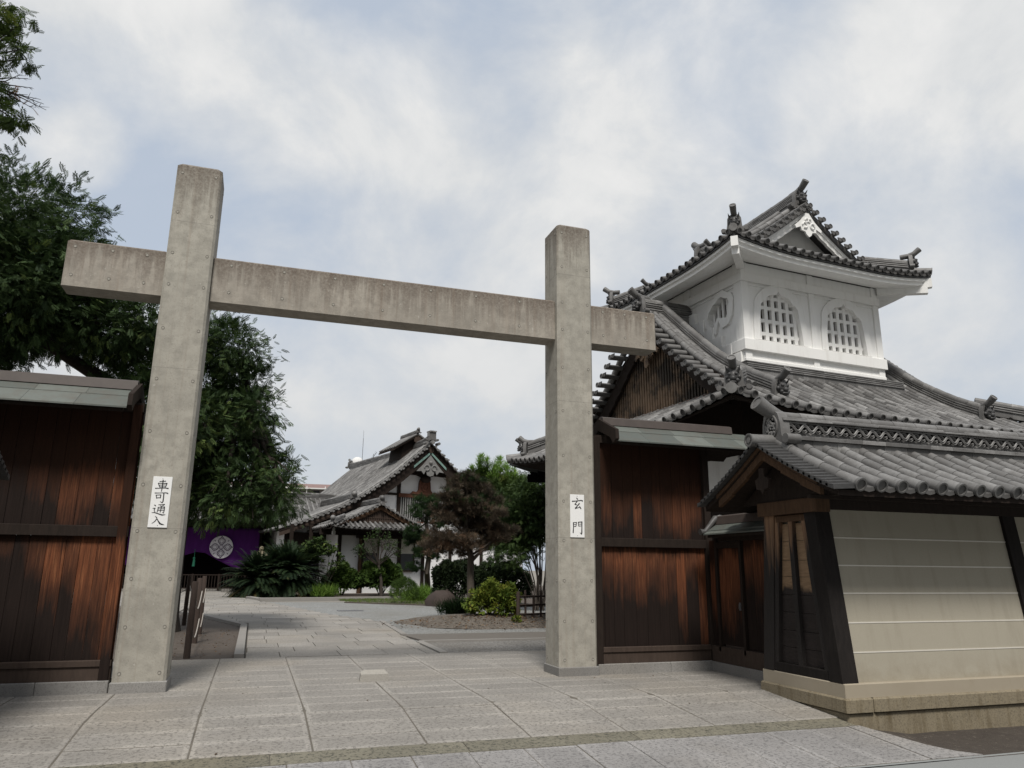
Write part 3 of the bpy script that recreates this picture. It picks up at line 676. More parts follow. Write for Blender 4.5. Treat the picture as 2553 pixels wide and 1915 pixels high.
# ------------------------------------------------------------------ tiled roofs
def V3(*a): return Vector(a)
def tile_slope(mb, O, A, D, rows, zf, d0, d1, r=.072, course=.30, n=7, caps=True, lod=1, lip=True, mi=0, tv=.24):
    """barrel tile slope.  O origin on the eave line, A along the eave, D inwards (2-D unit vectors).
    zf(a,d) height of the pan surface, d1(a) where the rows end, rows = positions of the barrels along A"""
    O2, A2, D2 = Vector(O), Vector(A), Vector(D)
    def P(a, d, h=0.0):
        q = O2+A2*a+D2*d; return Vector((q.x, q.y, zf(a, d)+h))
    A3 = Vector((A2.x, A2.y, 0)); D3 = Vector((D2.x, D2.y, 0))
    for a in rows:
        de, ds = d1(a), (d0(a) if callable(d0) else d0)
        if de-ds < .12: continue
        m = max(1, int(round((de-ds)/course))); st_ = (de-ds)/m
        for k in range(m):
            da, db = ds+k*st_-(.05 if k == 0 else 0), ds+(k+1)*st_
            pa, pb_ = P(a, da, r*.45), P(a, db, r*.45); t_ = (pb_-pa).normalized(); nn = A3.cross(t_); nn = nn if nn.z > 0 else -nn; nn.normalize()
            full = (k == 0); ang = [2*pi*i/(2*n) for i in range(2*n)] if full else [-.25+ (pi+.5)*i/n for i in range(n+1)]
            ring = lambda c, q: [tuple(c+A3*(q*cos(x))+nn*(q*sin(x))) for x in ang]
            rs_ = [ring(pa, r), ring(pb_, r*.93)]
            tn = min(1, max(0, random.gauss(.5, tv)))
            mb.rings(rs_, mi, tn, close=full, caps=False)
            if full and caps:
                ra = ring(pa-t_*.012, r*1.06); rb = ring(pa-t_*.012, r*.80); rc = ring(pa+t_*.006, r*.78)
                mb.rings([ring(pa+t_*.03, r*1.06), ra, rb, rc], mi, tn*.35, True, False)
                mb.add(rc, [tuple(range(len(rc)))], mi, 0.)
            elif full: mb.add(rs_[0], [tuple(range(len(rs_[0])))], mi, tn*.3)
    if lod == 0: 
        return
    S = 4 if lod == 1 else 2
    for i in range(len(rows)-1):
        a0, a1 = rows[i], rows[i+1]; am = (a0+a1)/2; de = max(d1(a0), d1(a1), d1(am)) ; ds = (d0(am) if callable(d0) else d0)
        de = min(de, d1(am)+.25) if d1(am) > 0 else de
        if de-ds < .1 or a1-a0 > .6: continue
        m = max(1, int(round((de-ds)/course))); st_ = (de-ds)/m
        for k in range(m):
            da, db = ds+k*st_, ds+(k+1)*st_; tn = min(.5, max(0, random.gauss(.12, .12)))
            row0, row1 = [], []
            for j in range(S+1):
                u = j/S; a = a0+(a1-a0)*u; sag = -.030*sin(pi*u)-.004
                row0.append(tuple(P(a, da, sag+.024))); row1.append(tuple(P(a, db+.01, sag+.002)))
            mb.add(row0+row1, [(j, j+1, S+1+j+1, S+1+j) for j in range(S)], mi, tn)
            lipd = [(p[0], p[1], p[2]-(.055*(.4+.6*sin(pi*j/S)) if k == 0 and lip else .022)) for j, p in enumerate(row0)]
            mb.add(row0+lipd, [(j, S+1+j, S+1+j+1, j+1) for j in range(S)], mi, tn*.4)
def roof_deck(mb, O, A, D, a0, a1, zf, d0, d1, off=-.055, th=.05, na=14, nd=6, mi=0):
    """boarding under the tiles"""
    O2, A2, D2 = Vector(O), Vector(A), Vector(D); vs = []
    for h in (0, -th):
        for j in range(nd+1):
            for i in range(na+1):
                a = a0+(a1-a0)*i/na; ds = d0(a) if callable(d0) else d0; de = max(d1(a), ds+.01); d = ds+(de-ds)*j/nd
                q = O2+A2*a+D2*d; vs.append((q.x, q.y, zf(a, d)+off+h))
    W = na+1; T = W*(nd+1); fs = []
    for j in range(nd):
        for i in range(na): fs += [(j*W+i, j*W+i+1, (j+1)*W+i+1, (j+1)*W+i), (T+j*W+i, T+(j+1)*W+i, T+(j+1)*W+i+1, T+j*W+i+1)]
    for i in range(na): fs.append((i, T+i, T+i+1, i+1)); q = nd*W; fs.append((q+i, q+i+1, T+q+i+1, T+q+i))
    for j in range(nd): fs.append((j*W, (j+1)*W, T+(j+1)*W, T+j*W)); q = na; fs.append((j*W+q, T+j*W+q, T+(j+1)*W+q, (j+1)*W+q))
    mb.add(vs, fs, mi, .3)
def resample(pts, step):
    pts = [Vector(p) for p in pts]; L = [0]
    for a, b_ in zip(pts, pts[1:]): L.append(L[-1]+(b_-a).length)
    m = max(2, int(L[-1]/step)+1); out = []
    for i in range(m):
        t_ = L[-1]*i/(m-1); k = 0
        while k < len(L)-2 and L[k+1] < t_: k += 1
        out.append(pts[k].lerp(pts[k+1], (t_-L[k])/max(1e-9, L[k+1]-L[k])))
    return out
def ridge(mb, pts, w=.24, h=.26, tr=.085, layers=4, seg=.33, mi=0, base=.12):
    """ridge: flat tiles stacked in overlapping courses with a row of barrel tiles on top"""
    P = resample(pts, seg)
    for i in range(len(P)-1):
        a, b_ = P[i], P[i+1]; d = b_-a; s = Vector((-d.y, d.x, 0)); s = s.normalized() if s.length > 1e-6 else Vector((1, 0, 0))
        for k in range(layers):
            z0 = -base+(h+base)*k/layers if k else -base; z0 = h*k/layers-(base if k == 0 else 0); z1 = h*(k+1)/layers
            ww = w*(1-.28*k/layers)/2; ov = .012
            tn = min(1, max(0, random.gauss(.45, .2)))
            q = []
            for zz, e in ((z0+.006, ww-.03), (z1-.012, ww-.03)): pass
            pr = [(-ww+.028, z0), (-ww+.028, z1-.030), (-ww, z1-.028), (-ww+.004, z1), (ww-.004, z1), (ww, z1-.028), (ww-.028, z1-.030), (ww-.028, z0)]
            mb.rings([[tuple(p+s*c+Vector((0, 0, z))) for c, z in pr] for p in (a, b_)], mi, tn, caps=(i in (0, len(P)-2)))
        tn = min(1, max(0, random.gauss(.5, .2))); up = Vector((0, 0, 1)); t_ = d.normalized(); nn = s.cross(t_); nn = nn if nn.z > 0 else -nn
        if tr: mb.rings([[tuple(p+Vector((0, 0, h+tr*.25))+s*(q*cos(x))+nn*(q*sin(x))) for x in [2*pi*j/12 for j in range(12)]] for p, q in ((a, tr), (b_, tr*.93))], mi, tn)
def endtile(mb, pos, face, size=.5, tube=True, demon=True, mi=0, mid=1, tl=1.0):
    """ridge-end tile: shouldered plate with scroll feet, demon mask and the curved barrel above it"""
    f = Vector((face[0], face[1], 0)).normalized(); s = Vector((-f.y, f.x, 0)); p = Vector(pos); z = Vector((0, 0, 1)); S = size
    out = [(-.62, -.30), (-.66, -.16), (-.54, -.08), (-.40, -.14), (-.36, .10), (-.34, .42), (-.24, .60), (0, .66), (.24, .60), (.34, .42), (.36, .10), (.40, -.14), (.54, -.08), (.66, -.16), (.62, -.30), (.40, -.36), (.2, -.22), (-.2, -.22), (-.40, -.36)]
    mb.prism([(a*S, c*S) for a, c in out], p-f*.10*S, s, z, f, .20*S, mi, .35)
    for sg in (-1, 1): mb.tube([p+s*sg*.57*S-z*.2*S-f*.12*S, p+s*sg*.57*S-z*.2*S+f*.13*S], .11*S, 10, mi, .3)
    if demon:
        c = p+f*.14*S+z*.22*S
        mb.sphere(c, (.24*S, .24*S, .27*S), mid, .4); mb.sphere(c+f*.18*S-z*.10*S, .11*S, mid, .5); mb.sphere(c+f*.12*S-z*.26*S, (.2*S, .14*S, .08*S), mid, .3)
        for sg in (-1, 1):
            mb.sphere(c+f*.16*S+s*sg*.12*S+z*.08*S, .075*S, mid, .7); mb.sphere(c+s*sg*.22*S-z*.02*S, .09*S, mid, .3); mb.sphere(c+f*.13*S+s*sg*.16*S-z*.18*S, .08*S, mid, .4)
            mb.tube([c+s*sg*.14*S+z*.16*S, c+s*sg*.24*S+z*.28*S+f*.06*S, c+s*sg*.27*S+z*.42*S+f*.16*S], [.06*S, .045*S, .008*S], 6, mid, .4)
    if tube:
        q = p+z*.60*S; pts = [q-f*.45*S*tl, q+z*.03*S, q+f*.30*S*tl+z*.14*S*tl, q+f*.62*S*tl+z*.38*S*tl]
        pts = [q-f*.5*S, q-f*.1*S+z*.02*S, q+f*.22*S*tl+z*.12*S*tl, q+f*.50*S*tl+z*.34*S*tl]
        mb.tube(pts, [.15*S, .15*S, .155*S, .17*S], 12, mi, .35); e = pts[-1]; dd = (pts[-1]-pts[-2]).normalized()
        a_ = s; c_ = dd.cross(a_).normalized()
        mb.rings([[tuple(e+dd*h+a_*(q2*cos(x))+c_*(q2*sin(x))) for x in [2*pi*j/12 for j in range(12)]] for h, q2 in ((0, .17*S), (.02, .17*S), (.02, .125*S), (.008, .12*S))], mi, .5)

# ------------------------------------------------------------------ plastered boundary walls with tile roofs (one each side of the gate)
def boundary_wall(sx, length, label):
    mx = lambda x: GX+sx*(x-GX)
    cy = 8.77; xe = 6.94
    t = thing('plastered_wall', label, 'wall', (mx(xe+1.2), cy, 0))
    def hexm(mb, pts, mi=0, tone=None): mb.hexa([(mx(p[0]), p[1], p[2]) for p in pts], mi, tone)
    def bx(mb, x0, x1, y0, y1, z0, z1, mi=0, c=.01): mb.bbox(min(mx(x0), mx(x1)), max(mx(x0), mx(x1)), y0, y1, z0, z1, c, mi)
    x1 = xe+length
    a = MB(); x = xe-.0
    for L in (.42, 2.9, 2.2, 3.0, 2.4): 
        e = min(x+L, x1)
        if e > x: bx(a, x+.004, e-.004, 7.93, 9.62, -.05, .112, 0, .018)
        x = e
    part('base_course', a, 'old_stone', t, True)
    a = MB(); x = xe+.03
    for L in (3.0, 2.6, 3.1, 3):
        e = min(x+L, x1)
        if e > x: bx(a, x+.006, e-.006, 7.965, 9.58, -.45, -.055, 0, .02)
        x = e
    part('foundation_stone', a, 'old_stone', t, True)
    a = MB(); bx(a, xe+.03, x1, 7.965, 9.58, .112, .276); part('plinth', a, 'base_plaster', t, True)
    yb, yt = 8.05, 8.29; zb, zt = .276, 2.42           # battered faces
    yy = lambda z: yb+(yt-yb)*(z-zb)/(zt-zb)
    a = MB(); hexm(a, [(xe+.16, yb, zb), (x1, yb, zb), (x1, 2*cy-yb, zb), (xe+.16, 2*cy-yb, zb), (xe+.16, yt, zt), (x1, yt, zt), (x1, 2*cy-yt, zt), (xe+.16, 2*cy-yt, zt)])
    bod = part('plaster_body', a, 'beige_plaster', t, True)
    a = MB()
    for z in (.625, .98, 1.342, 1.693, 2.05):
        hexm(a, [(xe+.17, yy(z)-.006, z-.0085), (x1, yy(z)-.006, z-.0085), (x1, yy(z)+.05, z-.0085), (xe+.17, yy(z)+.05, z-.0085), (xe+.17, yy(z)-.006, z+.0085), (x1, yy(z)-.006, z+.0085), (x1, yy(z)+.05, z+.0085), (xe+.17, yy(z)+.05, z+.0085)])
    part('white_line', a, 'line_white', bod, True)
    for xp in (xe+.03, xe+3.35, xe+6.7):               # battered corner posts
        if xp > x1-.3: continue
        for sgn in (-1, 1):
            f = lambda y: cy+sgn*(cy-y)*-1 if sgn > 0 else y
            g_ = lambda y: y if sgn < 0 else 2*cy-y
            pts = [(xp, g_(yb-.05), zb), (xp+.24, g_(yb-.05), zb), (xp+.24, g_(yb+.17), zb), (xp, g_(yb+.17), zb), (xp, g_(yt-.05), zt), (xp+.24, g_(yt-.05), zt), (xp+.24, g_(yt+.17), zt), (xp, g_(yt+.17), zt)]
            a = MB(); hexm(a, pts); part('corner_post', a, 'frame_wood' if xp < xe+.1 and sgn > 0 else 'charred_wood', t, True)
    # framed end face of boards
    a = MB(); z = .40; ze = 2.30
    hs = [.21, .22, .24, .23, .24, .22, .26, .24]
    for h in hs:
        z2 = min(z+h, ze); yl = yy(z)+.18; yl2 = yy(z2)+.18
        hexm(a, [(xe+.105, yl, z+.003), (xe+.15, yl, z+.003), (xe+.15, 2*cy-yl, z+.003), (xe+.105, 2*cy-yl, z+.003), (xe+.105, yl2, z2-.003), (xe+.15, yl2, z2-.003), (xe+.15, 2*cy-yl2, z2-.003), (xe+.105, 2*cy-yl2, z2-.003)])
        z = z2
    part('end_boards', a, 'end_boards', t, True)
    a = MB()
    for c0 in (-1, 0, 1):                              # inner frame: two leaning stiles, one centre stile
        w_ = .085; yl, yl2 = (cy, cy) if c0 == 0 else ((yb+.215, yt+.215) if c0 < 0 else (2*cy-yb-.215, 2*cy-yt-.215))
        hexm(a, [(xe+.045, yl-w_/2, .29), (xe+.11, yl-w_/2, .29), (xe+.11, yl+w_/2, .29), (xe+.045, yl+w_/2, .29), (xe+.045, yl2-w_/2, 2.36), (xe+.11, yl2-w_/2, 2.36), (xe+.11, yl2+w_/2, 2.36), (xe+.045, yl2+w_/2, 2.36)])
    part('end_frame', a, 'frame_wood', t, True)
    a = MB(); bx(a, xe+.04, xe+.112, yb+.2, 2*cy-yb-.2, .277, .40); part('bottom_rail', a, 'charred_wood', t, True)
    a = MB(); bx(a, xe+.04, xe+.112, yt+.18, 2*cy-yt-.18, 2.28, 2.372); bx(a, xe-.02, xe+.22, yt-.14, 2*cy-yt+.14, 2.38, 2.57); part('head_beam', a, 'brown_wood', t, True)
    a = MB(); bx(a, xe+.25, x1, yt-.07, yt+.06, 2.42, 2.60); bx(a, xe+.25, x1, 2*cy-yt-.06, 2*cy-yt+.07, 2.42, 2.60)
    bx(a, xe-.25, x1, yt-.34, yt-.26, 2.53, 2.58); part('wall_plate', a, 'dark_wood', t, True)
    a = MB(); bx(a, xe+.05, x1, yt+.05, 2*cy-yt-.05, 2.4, 2.75); a.prism([(-1.0, 2.56), (1.0, 2.56), (0, 3.20)], (mx(xe+.02), cy, 0), (0, 1, 0), (0, 0, 1), (sx, 0, 0), .08); part('gable_board', a, 'dark_wood', t, True)
    # roof
    evs = {-1: 1.46, 1: 1.46}; zE, zR = 2.62, 3.375
    def zfs(ev): return lambda a_, d: zE+(zR-zE)*(.80*(d/ev)+.20*(d/ev)**2)
    rt_ = MB(); xs0 = 6.86
    rows = [xs0+.318*i for i in range(int((x1-xs0)/.318)+1)]
    for sgn in (-1, 1):
        ev = evs[sgn]; zf = zfs(ev)
        tile_slope(rt_, (GX-sx*GX, cy+sgn*ev), (sx, 0), (0, -sgn), rows, zf, 0, lambda a_, ev=ev: ev-.05, r=.079, course=.30, n=8, tv=.13)
    for sgn in (-1, 1):                                # stepped side tiles along the gable edge
        ev = evs[sgn]; zf = zfs(ev)
        for k in range(15):
            d0_, d1_ = ev*k/15-.03, ev*(k+1)/15+.01; tn = random.uniform(.15, .5)
            y0, y1 = cy+sgn*(ev-d0_), cy+sgn*(ev-d1_); za, zb_ = zf(0, d0_)+.035, zf(0, d1_)+.012; tn *= .3
            q = [(6.47, y0, za-.075), (6.47, y1, zb_-.06), (xs0-.03, y1, zb_-.035), (xs0-.03, y0, za-.05)]
            hexm(rt_, q+[(p_[0], p_[1], p_[2]+(.06 if i in (0, 3) else .035)) for i, p_ in enumerate(q)], 1, tn)
    part('roof_tiles', rt_, ['roof_tile', 'oni_tile'], t, True, smooth=40)
    dk = MB()
    for sgn in (-1, 1):
        ev = evs[sgn]; zf = zfs(ev); roof_deck(dk, (GX-sx*GX, cy+sgn*ev), (sx, 0), (0, -sgn), 6.58, x1, zf, .03, lambda a_, ev=ev: ev, -.06, .07, 2, 4)
    part('roof_board', dk, 'dark_wood', t, True)
    a = MB()                                           # barge boards and pendant
    for sgn in (-1, 1):
        zf = zfs(1.46); pts = [(c, zf(0, 1.46-c)-.085) for c in (0, .38, .75, 1.10)]; vs_ = []
        for i in range(3):
            (c0, z0), (c1, z1) = pts[i], pts[i+1]
            hexm(a, [(6.60, cy+sgn*c0, z0-.17), (6.66, cy+sgn*c0, z0-.17), (6.66, cy+sgn*c1, z1-.15), (6.60, cy+sgn*c1, z1-.15), (6.60, cy+sgn*c0, z0-.03), (6.66, cy+sgn*c0, z0-.03), (6.66, cy+sgn*c1, z1-.02), (6.60, cy+sgn*c1, z1-.02)])
            hexm(a, [(6.56, cy+sgn*c0, z0-.035), (6.63, cy+sgn*c0, z0-.035), (6.63, cy+sgn*c1, z1-.025), (6.56, cy+sgn*c1, z1-.025), (6.56, cy+sgn*c0, z0+.02), (6.63, cy+sgn*c0, z0+.02), (6.63, cy+sgn*c1, z1+.03), (6.56, cy+sgn*c1, z1+.03)])
    part('bargeboard', a, 'brown_wood', t, True)
    a = MB(); a.prism([(-.05, 3.0), (.05, 3.0), (.06, 2.88), (.15, 2.84), (.13, 2.72), (.04, 2.70), (0, 2.64), (-.04, 2.70), (-.13, 2.72), (-.15, 2.84), (-.06, 2.88)], (mx(6.575), cy, 0), (0, 1, 0), (0, 0, 1), (sx, 0, 0), .05); part('pendant', a, 'dark_wood', t, True)
    # ridge with open wave work
    a = MB(); P = [(mx(xe), cy), (mx(x1), cy)]
    def lay(z0, z1, w_, xa=xe-.08):
        x = xa
        while x < x1:
            e = min(x+.42, x1); bx(a, x+.001, e-.001, cy-w_, cy+w_, z0, z1, 0, .006); x = e
    lay(3.24, 3.385, .26); lay(3.385, 3.44, .30); lay(3.44, 3.53, .12); lay(3.64, 3.665, .17); lay(3.668, 3.69, .21); lay(3.693, 3.718, .18)
    a2 = MB(); bx(a2, xe, x1, cy-.10, cy+.10, 3.5, 3.66); part('ridge_shade_core', a2, 'shade_black', t, True)
    ridge(a, [(mx(xe-.1), cy, 3.72), (mx(x1), cy, 3.72)], .2, .01, .085, 1, .42, 0, .005)
    part('ridge', a, 'roof_tile', t, True, smooth=40)
    a = MB(); x = xe
    while x < x1:
        for ph in (0, 1):
            for sd in (-1, 1):
                pts = [(mx(x+.24*i/10), cy+sd*(.165-.02*ph), 3.585+.046*sin(2*pi*i/10+pi*ph)) for i in range(11)]
                a.tube(pts, .014, 5, 0, .75-.45*ph); pts = [(p_[0], p_[1], p_[2]-.03) for p_ in pts]; a.tube(pts, .009, 5, 0, .4-.3*ph)
        x += .24
    part('wave_tracery', a, 'roof_tile', t, True)
    a = MB(); p0 = Vector((mx(6.80), cy, 3.50))
    out = [(-.21, -.06), (-.19, .14), (-.15, .27), (-.07, .325), (.07, .325), (.15, .27), (.19, .14), (.21, -.06), (.30, -.10), (.34, -.05), (.38, -.11), (.34, -.18), (.24, -.20), (.12, -.15), (-.12, -.15), (-.24, -.20), (-.34, -.18), (-.38, -.11), (-.34, -.05), (-.30, -.10)]
    a.prism(out, p0, (0, 1, 0), (0, 0, 1), (sx, 0, 0), .16, 0, .4)
    a.tube([(mx(6.79), cy+.33*q, 3.40) for q in (0,)]+[(mx(6.79), cy+.001, 3.40)], .001, 4)
    for sd in (-1, 1): a.tube([(mx(6.77), cy+sd*.32, 3.39), (mx(6.99), cy+sd*.32, 3.39)], .068, 12, 0, .4)
    rg = [[tuple(Vector((mx(6.80-h), cy+q*.13*cos(2*pi*i/20), 3.60+q*.155*sin(2*pi*i/20))) ) for i in range(20)] for h, q in ((0, 1.15), (.022, 1.12), (.022, .97), (-.004, .93))]
    a.rings(rg, 0, .35)
    for k in range(60):                                # carved relief inside the oval
        an, q = random.uniform(0, 2*pi), math.sqrt(random.random())*.86
        a.sphere((mx(6.79), cy+q*.125*cos(an), 3.60+q*.15*sin(an)), (.018, .016, .020), 0, .75, 5, 4)
    a.tube([(mx(6.42), cy, 3.385), (mx(6.95), cy, 3.40)], .088, 16, 0, .45)
    a.rings([[(mx(6.42-h), cy+q*cos(2*pi*i/16), 3.385+q*sin(2*pi*i/16)) for i in range(16)] for h, q in ((0, .095), (.02, .095), (.02, .072), (.005, .068))], 0, .3)
    a.rings([[(mx(6.40), cy+q*cos(2*pi*i/8), 3.385+q*sin(2*pi*i/8)) for i in range(8)] for q in (.04,)]+[[(mx(6.425), cy+.045*cos(2*pi*i/8), 3.385+.045*sin(2*pi*i/8)) for i in range(8)]], 0, .5)
    part('ridge_end_tile', a, 'roof_tile', t, True, smooth=40)
    a = MB(); tp = [(6.98, 3.74), (6.84, 3.80), (6.72, 3.86), (6.60, 3.93)]
    a.tube([(mx(x), cy, z) for x, z in tp], [.09, .098, .105, .115], 14, 0, .4)
    dd = Vector((-sx*.86, 0, .5)); e_ = Vector((mx(6.60), cy, 3.93)); c_ = Vector((sx*.5, 0, .86))
    a.rings([[tuple(e_+dd*h+Vector((0, 1, 0))*(q*cos(2*pi*i/14))+c_*(q*sin(2*pi*i/14))) for i in range(14)] for h, q in ((0, .115), (.025, .115), (.025, .088), (.01, .084))], 0, .35)
    part('ridge_top_barrel', a, 'roof_tile', t, True, smooth=40)
boundary_wall(1, 7.5, 'beige plastered wall with five white lines and grey tile roof')
boundary_wall(-1, 5.0, 'matching tile roofed wall barely showing at the left edge of the view')

# ------------------------------------------------------------------ white turret over a tiled hall, right
TA = radians(4.6)
tw = thing('drum_tower', 'white walled turret with arched lattice windows above a large grey tile roof', 'tower', (10.683, 14.487, 0), TA)
def interp(tab):
    xs_, zs_ = [p[0] for p in tab], [p[1] for p in tab]
    return lambda x: float(np.interp(x, xs_, zs_))
def smoothtab(tab, n=40):
    """Catmull-Rom through a profile table, as a function"""
    xs_ = np.array([p[0] for p in tab]); zs_ = np.array([p[1] for p in tab]); m = np.gradient(zs_, xs_)
    def f(x):
        x = min(max(x, xs_[0]-.5), xs_[-1]); i = min(max(int(np.searchsorted(xs_, x))-1, 0), len(xs_)-2); h = xs_[i+1]-xs_[i]; t = (x-xs_[i])/h
        if t < 0: return zs_[0]+m[0]*(x-xs_[0])
        return (2*t**3-3*t*t+1)*zs_[i]+(t**3-2*t*t+t)*h*m[i]+(-2*t**3+3*t*t)*zs_[i+1]+(t**3-t*t)*h*m[i+1]
    return f
TW, TD = 4.54, 4.38
uL, uR, vF, vB = -2.95, 7.85, -2.95, 7.33; vR = 2.19         # eaves and ridge of the lower roof
gL, gR = -1.35, 6.15                                          # gable verges
prof = smoothtab([(0, 4.58), (.6, 4.80), (1.26, 5.18), (1.95, 5.53), (2.39, 5.82), (2.95, 6.20), (3.35, 6.52), (4.08, 7.15), (5.14, 8.10)])
def lift(c, amt, ln): return amt*max(0., 1-c/ln)**2
def zfront(a, d):            # a = u
    c = min(a-uL, uR-a); return prof(d)+lift(max(c, 0), .24, 3.0)*max(0, 1-d/2.5)
def zside(a, d):             # a = v, shallower skirt below the gable
    c = min(a-vF, vB-a); return 4.58+.46*d+.02*d*d+lift(max(c, 0), .24, 3.0)*max(0, 1-d/2.5)
def d1front(u):
    if gL <= u <= gR: return vR-vF
    return (u-uL) if u < gL else (uR-u)
def d1side(v): return min(1.78, v-vF, vB-v)
rt_ = MB(); pit = .318
rowsF = [uL+.16+pit*i for i in range(int((uR-uL-.2)/pit)+1)]
tile_slope(rt_, (0, vF), (1, 0), (0, 1), rowsF, zfront, 0, d1front, r=.072, course=.29, n=6)
rowsS = [vF+.16+pit*i for i in range(int((vB-vF-.2)/pit)+1)]
tile_slope(rt_, (uL, 0), (0, 1), (1, 0), rowsS, zside, 0, d1side, r=.072, course=.29, n=6)
tile_slope(rt_, (uR, 0), (0, 1), (-1, 0), rowsS, zside, 0, d1side, r=.072, course=.5, n=5, lod=1)
zback = lambda a, d: zfront(a, d)
tile_slope(rt_, (0, vB), (1, 0), (0, -1), rowsF[::1], zback, 0, d1front, r=.072, course=.8, n=4, caps=False)
lowroof = part('lower_roof', rt_, 'roof_tile', tw, smooth=45)
dk = MB()
for O_, A_, D_, a0, a1, zz, dd in (((0, vF), (1, 0), (0, 1), uL+.03, uR-.03, zfront, d1front), ((0, vB), (1, 0), (0, -1), uL+.03, uR-.03, zfront, d1front), ((uL, 0), (0, 1), (1, 0), vF+.03, vB-.03, zside, d1side), ((uR, 0), (0, 1), (-1, 0), vF+.03, vB-.03, zside, d1side)):
    roof_deck(dk, O_, A_, D_, a0, a1, zz, .05, dd, -.07, .05, 24, 6)
part('eave_board', dk, 'dark_wood', tw)
# verge tiles sticking out past the gable, both slopes, left gable (and right)
for gu, sg_ in ((gL, -1), (gR, 1)):
    vg = MB()
    for side in (1, -1):
        for k in range(15):
            d = 1.72+(vR-vF-1.85)*k/14.; v = vF+d if side > 0 else vB-d; z = prof(d)+.05
            tn = random.uniform(.3, .7)
            vg.tube([(gu-sg_*.12, v, z), (gu+sg_*.46, v, z-.02)], .070, 10, 0, tn)
            vg.rings([[(gu+sg_*(.46+h), v+q*cos(2*pi*i/10), z-.02+q*sin(2*pi*i/10)) for i in range(10)] for h, q in ((0, .072), (.012, .072), (.012, .052), (.002, .05))], 0, tn*.4)
            v2 = v+.12*(1 if side > 0 else -1); z2 = prof(d+.12)-.03
            vg.prism([(-.085, .03), (.085, .03), (.06, -.05), (0, -.085), (-.06, -.05)], (gu+sg_*.42, v2, z2-.01), (0, 1, 0), (0, 0, 1), (sg_, 0, 0), .025, 0, tn*.35)
        vg.prism([(-.17, -.05), (.17, -.05), (.17, -.02), (-.17, -.02)], (gu-sg_*.1, v2, z2+.0), (0, 1, 0), (0, 0, 1), (sg_, 0, 0), .5, 0, tn*.5)
        for off, rr, hh in ((-.02, .085, .17), (.2, .072, .14), (.36, .072, .12)):
            pts = [(gu-sg_*off, (vF+d if side > 0 else vB-d), prof(d)+hh) for d in lin(1.62, vR-vF-.05, 14)]
            P_ = resample(pts, .33)
            for i in range(len(P_)-1): vg.tube([P_[i], P_[i+1]], [rr, rr*.92], 10, 0, random.uniform(.35, .7))
    part('verge_tiles', vg, 'roof_tile', tw, smooth=45)
# ridges
def ridge_part(pts, w=.26, h=.28, tr=.085, layers=4, name='ridge', par=None):
    m = MB(); ridge(m, pts, w, h, tr, layers); return part(name, m, 'roof_tile', par or tw, smooth=40)
def oni(pos, face, size, **k):
    m = MB(); endtile(m, pos, face, size, **k); return part('ridge_end_tile', m, ['roof_tile', 'oni_tile'], par_of[0], smooth=45)
par_of = [tw]
zr_ = prof(vR-vF)
ridge_part([(gL-.05, vR, zr_+.02), (.05, vR, zr_+.02)], .34, .32, .1, 5, 'main_ridge'); ridge_part([(TW-.05, vR, zr_+.02), (gR+.05, vR, zr_+.02)], .34, .32, .1, 5, 'main_ridge')
oni((gL-.15, vR, zr_+.12), (-1, 0), .55)
oni((gR+.15, vR, zr_+.12), (1, 0), .55)
kL, kR = -.80, 5.6
for ku, vend in ((kL, -1.80), (kR, -1.72)):
    ridge_part([(ku, v, prof(v-vF)+.07) for v in lin(vR-.1, vend, 12)], .26, .24, .095, 4, 'descending_ridge')
    oni((ku, vend-.06, prof(vend-vF)+.06), (0, -1), .50)
    ridge_part([(ku, 2*vR-v, prof(v-vF)+.07) for v in lin(vR-.1, vend, 8)], .26, .24, .095, 3, 'descending_ridge')
for su, sv in ((-1, -1), (1, -1), (-1, 1), (1, 1)):      # hips
    ue, ve = (uL if su < 0 else uR), (vF if sv < 0 else vB)
    pts = [(ue-su*d, ve-sv*d, 4.66+.24*max(0, 1-d/2.5)+.50*d+.02) for d in lin(1.75, .42, 8)]
    ridge_part(pts, .24, .18, .085, 3, 'corner_ridge')
    if sv < 0 or su < 0: oni((ue-su*.36, ve-sv*.36, 5.06), (su, sv), .48, tl=.9)
    m = MB(); p0 = Vector((ue-su*.45, ve-sv*.45, 4.96)); p1 = Vector((ue+su*.05, ve+sv*.05, 4.84)); m.tube([p0, p1], .095, 12, 0, .6)
    f = (p1-p0).normalized(); m.tube([p1, p1+f*.02], [.105, .105], 12, 0, .75); part('corner_cap', m, 'roof_tile', tw, smooth=45)
# left gable: barge boards, lattice, pendant
gb = MB(); gz = lambda v: prof((v-vF) if v < vR else (vB-v))
for side in (1, -1):
    pp = lin(-.85, vR, 10)
    for i in range(9):
        y0, y1 = (pp[i], pp[i+1]) if side > 0 else (2*vR-pp[i], 2*vR-pp[i+1]); z0, z1 = gz(y0)-.09, gz(y1)-.09
        gb.hexa([(-1.32, y0, z0-.42), (-1.24, y0, z0-.42), (-1.24, y1, z1-.46), (-1.32, y1, z1-.46), (-1.32, y0, z0), (-1.24, y0, z0), (-1.24, y1, z1), (-1.32, y1, z1)])
part('bargeboard', gb, 'dark_wood', tw)
lt = MB()
v = -.5
while v < 2*vR+.5:
    zt_ = gz(v)-.42; zb_ = 5.50
    if zt_ > zb_+.05: lt.box(-1.20, -1.15, v, v+.055, zb_, zt_)
    v += .115
z = 5.62
while z < 7.6:
    vv = [q for q in lin(-.8, vR, 60) if gz(q)-.42 > z]
    if vv: lt.box(-1.165, -1.14, vv[0], 2*vR-vv[0], z, z+.035)
    z += .14
part('gable_lattice', lt, 'lattice_wood', tw)
